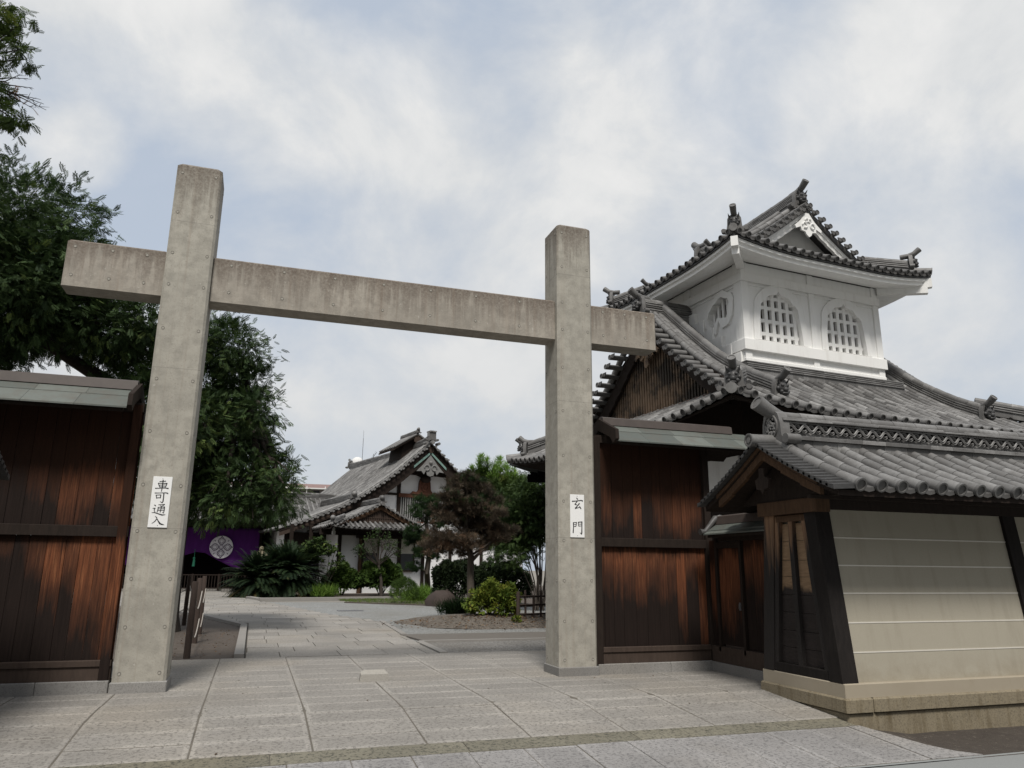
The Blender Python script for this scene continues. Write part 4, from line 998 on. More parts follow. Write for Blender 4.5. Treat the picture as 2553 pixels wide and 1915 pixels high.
bk = MB(); pl = [(q, gz(q)-.12) for q in lin(-.75, 2*vR+.75, 24)]; bk.prism([(pl[0][0], 5.3)]+pl+[(pl[-1][0], 5.3)], (-1.12, 0, 0), (0, 1, 0), (0, 0, 1), (1, 0, 0), .06); part('gable_wall', bk, 'shade_black', tw)
bk = MB(); bk.prism([(pl[0][0], 5.3)]+pl+[(pl[-1][0], 5.3)], (gR-.25, 0, 0), (0, 1, 0), (0, 0, 1), (-1, 0, 0), .06); part('gable_wall', bk, 'shade_black', tw)
bm_ = MB(); bm_.bbox(-1.30, -1.13, -.9, 2*vR+.9, 5.38, 5.50, .01); part('gable_beam', bm_, 'carved_wood', tw)
bm_ = MB(); ridge(bm_, [(-1.38, -1.05, 5.33), (-1.38, 2*vR+1.05, 5.33)], .3, .07, 0, 2); part('gable_foot_tiles', bm_, 'roof_tile', tw)
gp = MB(); gp.prism([(-.06, .5), (.06, .5), (.22, .18), (.55, -.12), (.5, -.2), (.25, -.05), (.3, -.2), (.15, -.3), (.08, -.2), (.1, -.42), (0, -.5), (-.1, -.42), (-.08, -.2), (-.15, -.3), (-.3, -.2), (-.25, -.05), (-.5, -.2), (-.55, -.12), (-.22, .18)], (-1.37, vR, zr_-.95), (0, 1, 0), (0, 0, 1), (1, 0, 0), .05)
for sd in (-1, 1): gp.tube([(-1.39, vR+sd*(.17+.1*cos(t_)), zr_-1.1+.1*sin(t_)) for t_ in lin(0, 5, 12)], .028, 6)
part('pendant', gp, 'lattice_wood', tw)
# ground storey
gs_ = MB(); gs_.box(-1.15, 5.95, -1.05, 5.5, -.1, 5.35); part('lower_wall', gs_, 'dark_wood', tw)
wp = MB()
for a, b_ in ((-1.02, .3), (.45, 1.9), (2.05, 3.6)): wp.box(a, b_, -1.09, -1.055, 3.0, 4.3)
wp.box(-1.19, -1.155, -.9, 1.0, 3.0, 4.0); part('plaster_panel', wp, 'white_plaster', tw)
# white turret body
wb = MB()
winc = [1.14, 3.29]
inner = [(-.69, 0), (.69, 0), (.66, .35), (.61, .72), (.575, .93), (.50, 1.02), (.43, 1.03), (.40, 1.10), (.30, 1.20), (.17, 1.22), (.06, 1.25), (0, 1.33)]
inner = inner+[(-x, z) for x, z in inner[:1:-1] if x > 0]
zs = 7.05
def frame_outline(k):
    o = [(-.69-k*.9, 0), (.69+k*.9, 0), (.67+k, .35), (.63+k, .72), (.60+k, .98), (.54+k*.9, 1.10+k*.2), (.42+k*.6, 1.22+k*.5), (.28+k*.4, 1.31+k*.6), (.10+k*.2, 1.34+k*.8), (0, 1.42+k)]
    return o+[(-x, z) for x, z in o[:1:-1] if x > 0]
holes = [[(c+x, zs+z) for x, z in inner] for c in winc]
wb.holed([(0, 6.2), (TW, 6.2), (TW, 9.0), (0, 9.0)], holes, (0, .04, 0), (1, 0, 0), (0, 0, 1), (0, 1, 0), .26)
fan = []
fc = (.86, 7.93)                  # scalloped fan window on the left wall (v, z)
outl = [(.22, -.52), (.06, -.20), (-.05, -.42), (-.30, -.38), (-.44, -.20), (-.50, .02), (-.54, .22), (-.46, .40), (-.30, .46), (-.16, .56), (.04, .54), (.16, .44), (.34, .40), (.48, .26), (.60, .16), (.66, -.02), (.58, -.24), (.42, -.40)]
fh = [(-x*0+x, z) for x, z in outl]
fin = [(.30, -.36), (.10, -.10), (-.06, -.16), (-.26, -.20), (-.36, .0), (-.40, .20), (-.34, .31), (-.22, .34), (-.10, .42), (.05, .40), (.14, .32), (.28, .29), (.36, .20), (.47, .12), (.53, -.04), (.47, -.22), (.38, -.32)]
wb.holed([(0.3, 6.2), (TD, 6.2), (TD, 9.0), (0.3, 9.0)], [[(fc[0]+x*.92, fc[1]+z*.95) for x, z in fin]], (.04, 0, 0), (0, 1, 0), (0, 0, 1), (1, 0, 0), .26)
wb.box(.04, .30, .30, .302, 6.2, 9.0); wb.box(TW-.26, TW, .30, TD, 6.2, 9.0); wb.box(.30, TW-.26, TD-.2, TD, 6.2, 9.0)
bodyp = part('turret_wall', wb, 'white_plaster', tw)
tr = MB()                         # raised plaster timbers and bands
def tb(x0, x1, y0, y1, z0, z1): tr.bbox(x0, x1, y0, y1, z0, z1, .008)
for x0, x1 in ((-.01, .20), (2.13, 2.31), (TW-.19, TW+.01)): tb(x0, x1, .0, .05, 7.02, 8.5)
tb(-.05, TW+.05, -.05, .06, 6.75, 7.02); tb(-.03, TW+.03, -.03, .06, 8.50, 8.72); tb(-.01, TW+.01, -.01, .05, 6.42, 6.55)
for x0, x1 in ((.0, .2), (2.13, 2.31), (TW-.2, TW)): tb(x0, x1, .005, .05, 6.55, 6.75); tb(x0, x1, .005, .05, 8.72, 9.0)
tb(.2, TW-.19, .012, .05, 8.42, 8.46)
for y0, y1 in ((.05, .20), (2.1, 2.28), (TD-.2, TD)): tb(-.01, .05, y0, y1, 6.4, 8.5); tb(.005, .05, y0, y1, 8.72, 9.0)
tb(-.03, .05, .06, TD+.03, 8.50, 8.72); tb(-.05, .05, .05, 1.0, 6.75, 7.02); tb(.012, .05, .2, TD-.2, 8.42, 8.46)
for k in range(6):                # plaster flashing stepped down the side along the roof
    v0 = .1+k*.34; tb(-.07, .05, v0, v0+.36, prof(v0-vF)+.05, prof(v0+.36-vF)+.14)
part('plaster_trim', tr, 'white_plaster', tw)
for c in winc:
    wn = MB(); oo = [(c+x, zs+z) for x, z in frame_outline(.17)]; hh_ = [(c+x*1.0, zs+z) for x, z in inner]
    hh_ = [(x, max(z, zs+.004)) for x, z in hh_]
    wn.holed(oo, [hh_], (0, -.005, 0), (1, 0, 0), (0, 0, 1), (0, 1, 0), .05); fr = part('window', wn, 'white_plaster', tw)
    la = MB()
    def top_at(x):
        xs2 = [p[0] for p in inner[1:12]][::-1]; zs2 = [p[1] for p in inner[1:12]][::-1]; return float(np.interp(abs(x), xs2, zs2))
    for x in lin(-.57, .57, 6): la.bbox(c+x-.055, c+x+.055, .11, .20, zs, zs+top_at(x)+.02, .004)
    for z in (.17, .51, .85, 1.12):
        hw = max([x for x, q in inner if q >= z-.05]+[.3]); la.box(c-hw, c+hw, .118, .19, zs+z, zs+z+.085)
    part('lattice', la, 'white_plaster', fr)
wn = MB(); wn.holed([(fc[0]+x, fc[1]+z) for x, z in outl], [[(fc[0]+x*.92, fc[1]+z*.95) for x, z in fin]], (-.02, 0, 0), (0, 1, 0), (0, 0, 1), (1, 0, 0), .06); fr = part('fan_window', wn, 'white_plaster', tw)
la = MB()
for x in lin(-.30, .42, 5): la.box(.14, .2, fc[0]+x-.035, fc[0]+x+.035, fc[1]-.34, fc[1]+.42)
part('lattice', la, 'white_plaster', fr)
dr = MB(); dr.box(.5, TW-.4, .9, TD-.4, 6.3, 8.9); part('inner_room', dr, 'carved_wood', tw)
fl = MB(); ridge(fl, [(-.22, -.12, 6.19), (TW+.30, -.12, 6.19)], .34, .20, 0, 4); part('flashing_tiles', fl, 'roof_tile', tw)
# upper roof
e = .95; UL, UR, VF, VB = -e, TW+e, -e, TD+e; um = TW/2; VG = .10; VG2 = TD-.10
prof2 = smoothtab([(0, 9.03), (.5, 9.20), (1.05, 9.45), (1.41, 9.66), (2.0, 10.04), (2.5, 10.40), (3.22, 10.94)])
def zs_side(a, d): c = min(a-VF, VB-a); return prof2(d)+lift(max(c, 0), .20, 2.2)*max(0, 1-d/1.6)
def zs_front(a, d): c = min(a-UL, UR-a); return 9.03+.49*d+.03*d*d+lift(max(c, 0), .20, 2.2)*max(0, 1-d/1.6)
def dU_side(v):
    if VG <= v <= VG2: return um-UL
    return (v-VF) if v < VG else (VB-v)
def dU_front(u): return min(1.30, u-UL, UR-u)
rt_ = MB(); pit2 = .268
rowsU = [UL+.13+pit2*i for i in range(int((UR-UL-.1)/pit2)+1)]; rowsV = [VF+.13+pit2*i for i in range(int((VB-VF-.1)/pit2)+1)]
tile_slope(rt_, (0, VF), (1, 0), (0, 1), rowsU, zs_front, 0, dU_front, r=.068, course=.27, n=6)
tile_slope(rt_, (0, VB), (1, 0), (0, -1), rowsU, zs_front, 0, dU_front, r=.068, course=.5, n=4)
tile_slope(rt_, (UL, 0), (0, 1), (1, 0), rowsV, zs_side, 0, dU_side, r=.068, course=.27, n=6)
tile_slope(rt_, (UR, 0), (0, 1), (-1, 0), rowsV, zs_side, 0, dU_side, r=.068, course=.27, n=6)
part('upper_roof', rt_, 'roof_tile', tw, smooth=45)
dk = MB(); sf = MB(); fa = MB()
for O_, A_, D_, a0, a1, zz, dd in (((0, VF), (1, 0), (0, 1), UL, UR, zs_front, dU_front), ((0, VB), (1, 0), (0, -1), UL, UR, zs_front, dU_front), ((UL, 0), (0, 1), (1, 0), VF, VB, zs_side, dU_side), ((UR, 0), (0, 1), (-1, 0), VF, VB, zs_side, dU_side)):
    roof_deck(dk, O_, A_, D_, a0+.02, a1-.02, zz, .02, dd, -.06, .05, 22, 5)
    # white eave board, coved soffit
    O2, A2, D2 = Vector(O_), Vector(A_), Vector(D_); K = 24; prev = None
    for i in range(K+1):
        a = a0+.10+(a1-a0-.20)*i/K; c = min(a-a0, a1-a)
        def Q(d, z, aa=None):
            lo, hi = a0+d, a1-d; q = O2+A2*min(max(a, lo), hi)+D2*d; return (q.x, q.y, z)
        ze = zz(a, 0)
        prf = [Q(.06, ze-.10), Q(.06, ze-.17), Q(.12, ze-.18), Q(.12, ze-.265), Q(.22, ze-.275), Q(.55, min(ze-.20, 8.90)), Q(.97, 9.02), Q(.97, 9.08), Q(.4, ze-.05)]
        if prev: sf.rings([prev, prf], 0, .5, True, caps=(i in (1, K)))
        prev = prf
part('roof_deck', dk, 'oni_tile', tw)
part('soffit', sf, 'white_plaster', tw, smooth=30)
# hip rafters with white ends
for su, sv in ((-1, -1), (1, -1), (-1, 1), (1, 1)):
    ue, ve = (UL if su < 0 else UR), (VF if sv < 0 else VB)
    hb = MB(); p0 = Vector((ue-su*.02, ve-sv*.02, 8.86)); p1 = Vector((ue-su*.95, ve-sv*.95, 8.80)); s_ = Vector((-sv, su, 0)).normalized()*.08*su*sv
    hb.hexa([tuple(p+q+Vector((0, 0, z))) for z in (0, .24) for p, q in ((p0, s_), (p1, s_), (p1, -s_), (p0, -s_))])
    p0 = Vector((ue-su*.10, ve-sv*.10, 8.70)); hb.hexa([tuple(p+q*1.05+Vector((0, 0, z))) for z in (0, .17) for p, q in ((p0, s_), (p1, s_), (p1, -s_), (p0, -s_))])
    part('hip_rafter', hb, 'white_plaster', tw)
for gv, sg_ in ((VG, -1), (VG2, 1)):
    vg = MB()
    for side in (1, -1):
        for k in range(11):
            d = 1.05+(um-UL-1.12)*k/10.; u = UL+d if side > 0 else UR-d; z = prof2(d)+.05; tn = random.uniform(.3, .7)
            vg.tube([(u, gv-sg_*.20, z), (u, gv+sg_*.24, z-.01)], .062, 10, 0, tn)
            vg.rings([[(u+q*cos(2*pi*i/10), gv+sg_*(.24+h), z-.01+q*sin(2*pi*i/10)) for i in range(10)] for h, q in ((0, .068), (.012, .068), (.012, .05), (.002, .048))], 0, tn*.45)
            u2 = u+.11*(1 if side > 0 else -1); z2 = prof2(min(d+.11, 3.2))-.03
            vg.prism([(-.08, .03), (.08, .03), (.055, -.05), (0, -.08), (-.055, -.05)], (u2, gv+sg_*.21, z2), (1, 0, 0), (0, 0, 1), (0, sg_, 0), .025, 0, tn*.4)
        dd_ = lin(1.05, um-UL, 12)
        for i in range(11):
            x0, x1 = ((UL+dd_[i], UL+dd_[i+1]) if side > 0 else (UR-dd_[i], UR-dd_[i+1])); z0, z1 = prof2(dd_[i]), prof2(dd_[i+1])
            vg.hexa([(x0, gv+sg_*.12, z0-.155), (x1, gv+sg_*.12, z1-.155), (x1, gv-sg_*.1, z1-.155), (x0, gv-sg_*.1, z0-.155), (x0, gv+sg_*.12, z0-.02), (x1, gv+sg_*.12, z1-.02), (x1, gv-sg_*.1, z1-.02), (x0, gv-sg_*.1, z0-.02)], 0, .05)
        for off, rr, hh in ((.16, .08, .16), (.34, .066, .13)):
            pts = [((UL+d if side > 0 else UR-d), gv-sg_*off, prof2(d)+hh) for d in lin(1.0, um-UL-.05, 12)]; P_ = resample(pts, .3)
            for i in range(len(P_)-1): vg.tube([P_[i], P_[i+1]], [rr, rr*.92], 10, 0, random.uniform(.35, .7))
    part('verge_tiles', vg, 'roof_tile', tw, smooth=45)
for gv, sg_ in ((VG, -1), (VG2, 1)):    # white gable, barge boards and carved pendant
    wg = MB(); yb_ = gv-sg_*.42; pl = [(UL+d, prof2(d)-.06) for d in lin(1.2, um-UL, 12)]; pl += [(2*um-x, z) for x, z in pl[-2::-1]]
    wg.prism([(pl[0][0], 9.55)]+pl+[(pl[-1][0], 9.55)], (0, yb_, 0), (1, 0, 0), (0, 0, 1), (0, -sg_, 0), .08)
    for side in (1, -1):
        pp = lin(1.28, um-UL, 9)
        for i in range(8):
            (d0_, d1_) = pp[i], pp[i+1]; x0, x1 = (UL+d0_, UL+d1_) if side > 0 else (UR-d0_, UR-d1_); z0, z1 = prof2(d0_)-.15, prof2(d1_)-.15
            for (ya, yc, h, t_) in ((gv+sg_*.04, gv-sg_*.04, .23, .0), (gv+sg_*.07, gv-sg_*.01, .10, .0)):
                wg.hexa([(x0, ya, z0-h), (x1, ya, z1-h-.02), (x1, yc, z1-h-.02), (x0, yc, z0-h), (x0, ya, z0), (x1, ya, z1), (x1, yc, z1), (x0, yc, z0)])
    part('upper_gable', wg, 'white_plaster', tw)
gp = MB(); gp.prism([(-.05, .32), (.05, .32), (.22, .10), (.45, -.10), (.42, -.17), (.26, -.10), (.24, -.20), (.12, -.22), (.08, -.30), (0, -.36), (-.08, -.30), (-.12, -.22), (-.24, -.20), (-.26, -.10), (-.42, -.17), (-.45, -.10), (-.22, .10)], (um, VG-.17, 10.40), (1, 0, 0), (0, 0, 1), (0, 1, 0), .05)
for sd in (-1, 1):
    gp.tube([(um+sd*(.13+.075*cos(t_)), VG-.185, 10.35+.075*sin(t_)) for t_ in lin(0, 5.2, 12)], .022, 6); gp.tube([(um+sd*(.05+.05*cos(t_)), VG-.185, 10.50+.05*sin(t_)) for t_ in lin(0, 5.2, 10)], .018, 6)
part('pendant', gp, 'white_plaster', tw)
zR2 = prof2(um-UL)
ridge_part([(um, VG-.02, zR2+.22), (um, VG+.5, zR2+.16), (um, TD/2, zR2+.10), (um, VG2-.5, zR2+.16), (um, VG2+.02, zR2+.22)], .34, .26, .10, 5, 'upper_ridge')
fil = MB()
for i in range(20):
    v0 = VG+(VG2-VG)*i/20; fil.box(um-.15, um+.15, v0, v0+.21, zR2-.1, zR2+.14)
part('ridge_bed', fil, 'roof_tile', tw)
oni((um, VG+.06, zR2+.16), (0, -1), .56); oni((um, VG2+.10, zR2+.26), (0, 1), .62)
for su, sv in ((-1, -1), (1, -1), (-1, 1), (1, 1)):
    ue, ve = (UL if su < 0 else UR), (VF if sv < 0 else VB)
    pts = [(ue-su*d, ve-sv*d, 9.09+.2*max(0, 1-d/1.6)+.49*d) for d in lin(1.15, .36, 7)]
    ridge_part(pts, .22, .17, .08, 3, 'corner_ridge'); oni((ue-su*.32, ve-sv*.32, 9.52), (su, sv), .46, tl=1.0)
    pts = [((UL+d if su < 0 else UR-d), (VG+.62 if sv < 0 else VG2-.62), prof2(d)+.06) for d in lin(3.0, .75, 9)]
    ridge_part(pts, .22, .16, .08, 3, 'descending_ridge')
    d = .70; oni(((UL+d if su < 0 else UR-d), (VG+.62 if sv < 0 else VG2-.62), prof2(d)+.14), (su, 0), .36)
    m = MB(); p0 = Vector((ue-su*.4, ve-sv*.4, 9.40)); p1 = Vector((ue-su*.0, ve-sv*.0, 9.31)); m.tube([p0, p1], .085, 12, 0, .6)
    f = (p1-p0).normalized(); m.tube([p1, p1+f*.02], [.095, .095], 12, 0, .8); part('corner_cap', m, 'roof_tile', tw, smooth=45)

# ------------------------------------------------------------------ main hall with the big gable, behind the garden
HS = 56/48.
hl = thing('temple_hall', 'large white walled hall with steep tiled gable roof and tiled porch beyond the garden', 'temple hall', (10.2*HS, 46.9*HS, 1.6-1.6*HS), radians(12), None, HS)
hp = smoothtab([(-9.2, 3.72), (-7.0, 4.55), (-4.95, 5.52), (-3.8, 6.28), (-2.2, 7.48), (-1.0, 8.55), (0, 9.42)])
hz = lambda u: hp(-abs(u))
LB = 16.0
rt_ = MB()
rowsH = [.12+.31*i for i in range(int(LB/.31))]
tile_slope(rt_, (-9.2, 0), (0, 1), (1, 0), rowsH, lambda a, d: hz(-9.2+d)+.10*max(0, 1-a/2.5)**2*0, 0, lambda a: 9.2, r=.07, course=.42, n=4)
tile_slope(rt_, (7.6, 0), (0, 1), (-1, 0), rowsH, lambda a, d: hz(7.6-d), 0, lambda a: 7.6, r=.07, course=.7, n=4, caps=False)
roofh = part('main_roof', rt_, 'roof_tile', hl, smooth=45)
dk = MB(); roof_deck(dk, (-9.2, 0), (0, 1), (1, 0), .02, LB, lambda a, d: hz(-9.2+d), .03, lambda a: 9.2, -.07, .06, 2, 16); roof_deck(dk, (7.6, 0), (0, 1), (-1, 0), .02, LB, lambda a, d: hz(7.6-d), .03, lambda a: 7.6, -.07, .06, 2, 12)
part('roof_deck', dk, 'dark_wood', hl)
vg = MB()
for side in (-1, 1):
    n_ = 27 if side < 0 else 24
    for k in range(n_):
        u = side*(.25+.305*k); z = hz(u)+.03; tn = random.uniform(.5, .95)
        vg.tube([(u, .35, z), (u, -.16, z)], .075, 8, 0, tn)
        u2 = u+side*.15; vg.prism([(-.10, .03), (.10, .03), (.07, -.06), (0, -.10), (-.07, -.06)], (u2, -.12, hz(u2)-.02), (1, 0, 0), (0, 0, 1), (0, -1, 0), .03, 0, tn)
    for off in (.42, .68):
        P_ = resample([(side*q, off, hz(q)+.12) for q in lin(.1, 7.4, 16)], .35)
        for i in range(len(P_)-1): vg.tube([P_[i], P_[i+1]], [.085, .078], 8, 0, random.uniform(.55, .9))
part('verge_tiles', vg, 'roof_tile', hl, smooth=45)
par_of[0] = hl
pts = [(0, .1, 9.62), (0, 1.2, 9.46), (0, 5, 9.30), (0, 9, 9.34), (0, LB-1, 9.48), (0, LB, 9.60)]
m = MB(); ridge(m, pts, .34, .34, .10, 5, .5); part('main_ridge', m, 'roof_tile', hl, smooth=40)
m = MB(); p0 = Vector((0, -.06, 9.80)); endtile(m, p0, (0, -1), .66, tube=False, demon=False)
for k in range(5): m.tube([(-.2+.1*k, -.2, 10.20+.0*k), (-.2+.1*k, .3, 10.20)], .055, 8)
for k in (-1, 1):
    m.box(k*.2-.05, k*.2+.05, -.1, .2, 9.9, 10.16); m.box(-.03, .03, -.1, .2, 9.9, 10.16); m.tube([(k*.42, -.25, 9.42), (k*.42, .2, 9.42)], .10, 8)
m.tube([(0, -.25, 9.48), (0, .2, 9.5)], .13, 10); part('ridge_end_tile', m, 'roof_tile', hl, smooth=45)
m = MB(); endtile(m, (0, LB+.05, 9.75), (0, 1), .6); part('ridge_end_tile', m, ['roof_tile', 'oni_tile'], hl)
# barge boards, crest, pendant
a = MB()
for side in (-1, 1):
    pp = lin(0, 5.0 if side < 0 else 6.5, 14)
    for i in range(13):
        u0, u1 = side*pp[i], side*pp[i+1]; z0, z1 = hz(u0)-.10, hz(u1)-.10; h0 = .86-.03*pp[i]; h1 = .86-.03*pp[i+1]
        a.hexa([(u0, .12, z0-h0), (u1, .12, z1-h1), (u1, .22, z1-h1), (u0, .22, z0-h0), (u0, .12, z0), (u1, .12, z1), (u1, .22, z1), (u0, .22, z0)])
part('bargeboard', a, 'dark_wood', hl)
a = MB()
for side in (-1, 1):
    for (u0, u1, dz, h) in ((.06, 1.12, -.50, .16),):
        u0, u1 = side*u0, side*u1
        a.hexa([(u0, .06, hz(u0)+dz-h), (u1, .06, hz(u1)+dz-h), (u1, .12, hz(u1)+dz-h), (u0, .12, hz(u0)+dz-h), (u0, .06, hz(u0)+dz), (u1, .06, hz(u1)+dz), (u1, .12, hz(u1)+dz), (u0, .12, hz(u0)+dz)])
part('gable_trim', a, 'verdigris', hl)
a = MB(); a.rings([[(.20*q*cos(2*pi*i/16), y, 9.02+.20*q*sin(2*pi*i/16)) for i in range(16)] for y, q in ((.10, 1), (.04, 1), (.04, .75), (.07, .7))]); part('gable_crest', a, 'sill_wood', hl)
a = MB(); a.prism([(0, .62), (.5, .0), (.95, -.45), (.62, -.42), (.45, -.62), (.30, -.35), (.22, -.66), (0, -.74), (-.22, -.66), (-.30, -.35), (-.45, -.62), (-.62, -.42), (-.95, -.45), (-.5, 0)], (0, .05, 8.05), (1, 0, 0), (0, 0, 1), (0, 1, 0), .06)
for sd in (-1, 1): a.tube([(sd*(.26+.17*cos(t_)), .03, 7.85+.17*sin(t_)) for t_ in lin(0, 5.2, 12)], .045, 6)
a.sphere((0, .03, 8.2), .12); part('pendant', a, 'block_wall', hl)
# gable wall
a = MB(); pl = [(u, hz(u)-.15) for u in lin(-5.2, 5.2, 25)]; a.prism([(-5.2, 3.0)]+pl+[(5.2, 3.0)], (0, 1.0, 0), (1, 0, 0), (0, 0, 1), (0, 1, 0), .15); gw = part('gable_wall', a, 'hall_plaster', hl)
a = MB()
for x in (-1.72, 1.72):
    q_ = MB(); q_.box(x-.11, x+.11, .92, 1.02, 3.0, 7.7); part('gable_post', q_, 'dark_wood', hl)
a.box(1.6, 4.2, .93, 1.02, 6.1, 6.24); part('gable_tie', a, 'dark_wood', hl); a = MB(); a.box(-4.2, -1.6, .93, 1.02, 6.10, 6.24); a.box(-3.3, -3.1, .93, 1.02, 3, 5.9)
part('gable_tie', a, 'dark_wood', hl)
a = MB(); a.box(-1.75, 1.75, .85, 1.02, 6.0, 6.24); a.box(-1.75, 1.75, .85, 1.02, 4.3, 4.5); part('gable_beam', a, 'carved_wood', hl)
a = MB(); a.box(-1.6, 1.6, .97, 1.03, 4.5, 6.0, 0)
part('lattice_shade', a, 'shade_black', hl)
a = MB()
for x in np.arange(-1.55, 1.56, .15): a.box(x-.035, x+.035, .90, .96, 4.5, 6.0)
part('lattice', a, 'block_wall', hl)
a = MB(); pr = [(-2.0, 7.30), (-1.5, 7.42), (-.6, 7.46), (0, 7.2), (.6, 7.46), (1.5, 7.42), (2.0, 7.30), (1.8, 7.75), (.3, 8.3), (-.3, 8.3), (-1.8, 7.75)]; a.prism(pr, (0, .80, 0), (1, 0, 0), (0, 0, 1), (0, 1, 0), .2)
a.box(-.14, .14, .72, .85, 7.2, 8.2); a.sphere((0, .75, 7.22), (.38, .2, .26)); part('rainbow_beam', a, 'dark_wood', hl)
a = MB(); a.prism([(-.95, 0), (-.80, .16), (-.55, .12), (-.42, .28), (-.38, .75), (-.30, .98), (-.12, 1.10), (0, 1.14), (.12, 1.10), (.30, .98), (.38, .75), (.42, .28), (.55, .12), (.80, .16), (.95, 0)], (0, .80, 6.24), (1, 0, 0), (0, 0, 1), (0, 1, 0), .18)
a.rings([[(.25*q*cos(2*pi*i/8), y, 6.72+.3*q*sin(2*pi*i/8)) for i in range(8)] for y, q in ((.80, 1.1), (.74, 1.1), (.74, .8), (.78, .7), (.74, .4), (.74, .05))]); part('carved_strut', a, 'carved_wood', hl)
# side ridge and lower verge
m = MB(); ridge(m, [(-4.95, .15, 5.62), (-4.95, 6.5, 5.62)], .3, .3, .09, 4, .5); part('side_ridge', m, 'roof_tile', hl, smooth=40)
m = MB(); endtile(m, (-4.95, .02, 5.80), (0, -1), .52, tube=False, demon=False); m.tube([(-4.95, -.2, 5.5), (-4.95, .2, 5.52)], .12, 10); m.sphere((-4.95, -.05, 5.95), .16); part('ridge_end_tile', m, 'roof_tile', hl, smooth=45)
a = MB(); pp = lin(5.0, 9.15, 8)
for i in range(7):
    u0, u1 = -pp[i], -pp[i+1]; z0, z1 = hz(u0)-.08, hz(u1)-.08
    a.hexa([(u0, .05, z0-.32), (u1, .05, z1-.32), (u1, .15, z1-.32), (u0, .15, z0-.32), (u0, .05, z0), (u1, .05, z1), (u1, .15, z1), (u0, .15, z0)])
part('lower_bargeboard', a, 'sill_wood', hl)
# porch
PU, PVF = -4.35, -3.0
pp_ = smoothtab([(0, 4.02), (1.0, 4.38), (2.0, 4.85), (2.6, 5.15)])
pz = lambda u: pp_(2.6-abs(u-PU))
rt_ = MB(); rowsP = [PVF+.12+.3*i for i in range(14)]
tile_slope(rt_, (PU-2.6, 0), (0, 1), (1, 0), rowsP, lambda a, d: pz(PU-2.6+d), 0, lambda a: 2.6, r=.065, course=.4, n=4)
tile_slope(rt_, (PU+2.6, 0), (0, 1), (-1, 0), rowsP, lambda a, d: pz(PU+2.6-d), 0, lambda a: 2.6, r=.065, course=.4, n=4)
sk = lambda a, d: 3.74+.40*d+lift(max(0, a+7.45), .12, 1.5)
rowsK = [-7.45+.14+.3*i for i in range(21)]
tile_slope(rt_, (0, PVF-.75), (1, 0), (0, 1), rowsK, sk, 0, lambda a: min(.95, a+7.5), r=.068, course=.4, n=6)
tile_slope(rt_, (-7.45, 0), (0, 1), (1, 0), [PVF-.6+.3*i for i in range(12)], lambda a, d: 3.76+.40*d+lift(max(0, a-PVF+.75), .12, 1.5), 0, lambda a: min(.95, a-PVF+.8), r=.065, course=.4, n=6)
part('porch_roof', rt_, 'roof_tile', hl, smooth=45)
dk = MB(); roof_deck(dk, (0, PVF-.75), (1, 0), (0, 1), -7.4, -1.3, sk, .03, lambda a: min(1.0, a+7.5), -.07, .05, 8, 2)
roof_deck(dk, (-7.45, 0), (0, 1), (1, 0), PVF-.7, 1, lambda a, d: 3.76+.40*d, .03, lambda a: 1.0, -.07, .05, 8, 2)
dk.prism([(PU-2.5, 4.0), (PU, 5.06), (PU+2.5, 4.0)], (0, PVF+.3, 0), (1, 0, 0), (0, 0, 1), (0, 1, 0), 3.9)
part('porch_deck', dk, 'dark_wood', hl)
vg = MB()
for side in (-1, 1):
    for k in range(9):
        u = PU+side*(.14+.28*k); z = pz(u)+.03; tn = random.uniform(.45, .9); vg.tube([(u, PVF+.3, z), (u, PVF-.14, z)], .072, 8, 0, tn)
        u2 = u+side*.14; vg.prism([(-.10, .03), (.10, .03), (0, -.10)], (u2, PVF-.11, pz(u2)-.02), (1, 0, 0), (0, 0, 1), (0, -1, 0), .03, 0, tn*.6)
part('porch_verge_tiles', vg, 'roof_tile', hl, smooth=45)
m = MB(); ridge(m, [(PU, PVF, 5.22), (PU, .9, 5.22)], .28, .22, .085, 3, .4); part('porch_ridge', m, 'roof_tile', hl, smooth=40)
m = MB(); endtile(m, (PU, PVF-.08, 5.36), (0, -1), .44, tube=False, demon=False); m.sphere((PU, PVF-.12, 5.5), .15); m.tube([(PU, PVF-.3, 5.16), (PU, PVF, 5.18)], .11, 10); part('ridge_end_tile', m, 'roof_tile', hl, smooth=45)
m = MB(); ridge(m, [(-6.35, PVF+.35, 4.28), (-7.2, PVF-.5, 3.98)], .26, .18, .08, 3, .3); part('corner_ridge', m, 'roof_tile', hl)
m = MB(); endtile(m, (-7.22, PVF-.52, 4.10), (-1, -1), .4, tube=False, demon=False); m.sphere((-7.26, PVF-.56, 4.25), .14); part('ridge_end_tile', m, 'roof_tile', hl, smooth=45)
a = MB()
for side in (-1, 1):
    p2 = lin(0, 2.1, 6)
    for i in range(5):
        u0, u1 = PU+side*p2[i], PU+side*p2[i+1]; z0, z1 = pz(u0)-.09, pz(u1)-.09
        a.hexa([(u0, PVF+.0, z0-.22), (u1, PVF+.0, z1-.2), (u1, PVF+.08, z1-.2), (u0, PVF+.08, z0-.22), (u0, PVF, z0), (u1, PVF, z1), (u1, PVF+.08, z1), (u0, PVF+.08, z0)])
part('porch_bargeboard', a, 'brown_wood', hl)
a = MB(); a.prism([(-1.7, 4.1), (0, 4.85), (1.7, 4.1)], (PU, PVF+.14, 0), (1, 0, 0), (0, 0, 1), (0, 1, 0), .04)
for x in np.arange(-1.5, 1.55, .11): a.box(PU+x-.025, PU+x+.025, PVF+.10, PVF+.14, 4.1, 4.82-abs(x)*.44)
a.box(PU-1.6, PU+1.6, PVF+.09, PVF+.13, 4.35, 4.39); part('porch_gable_lattice', a, 'sill_wood', hl)
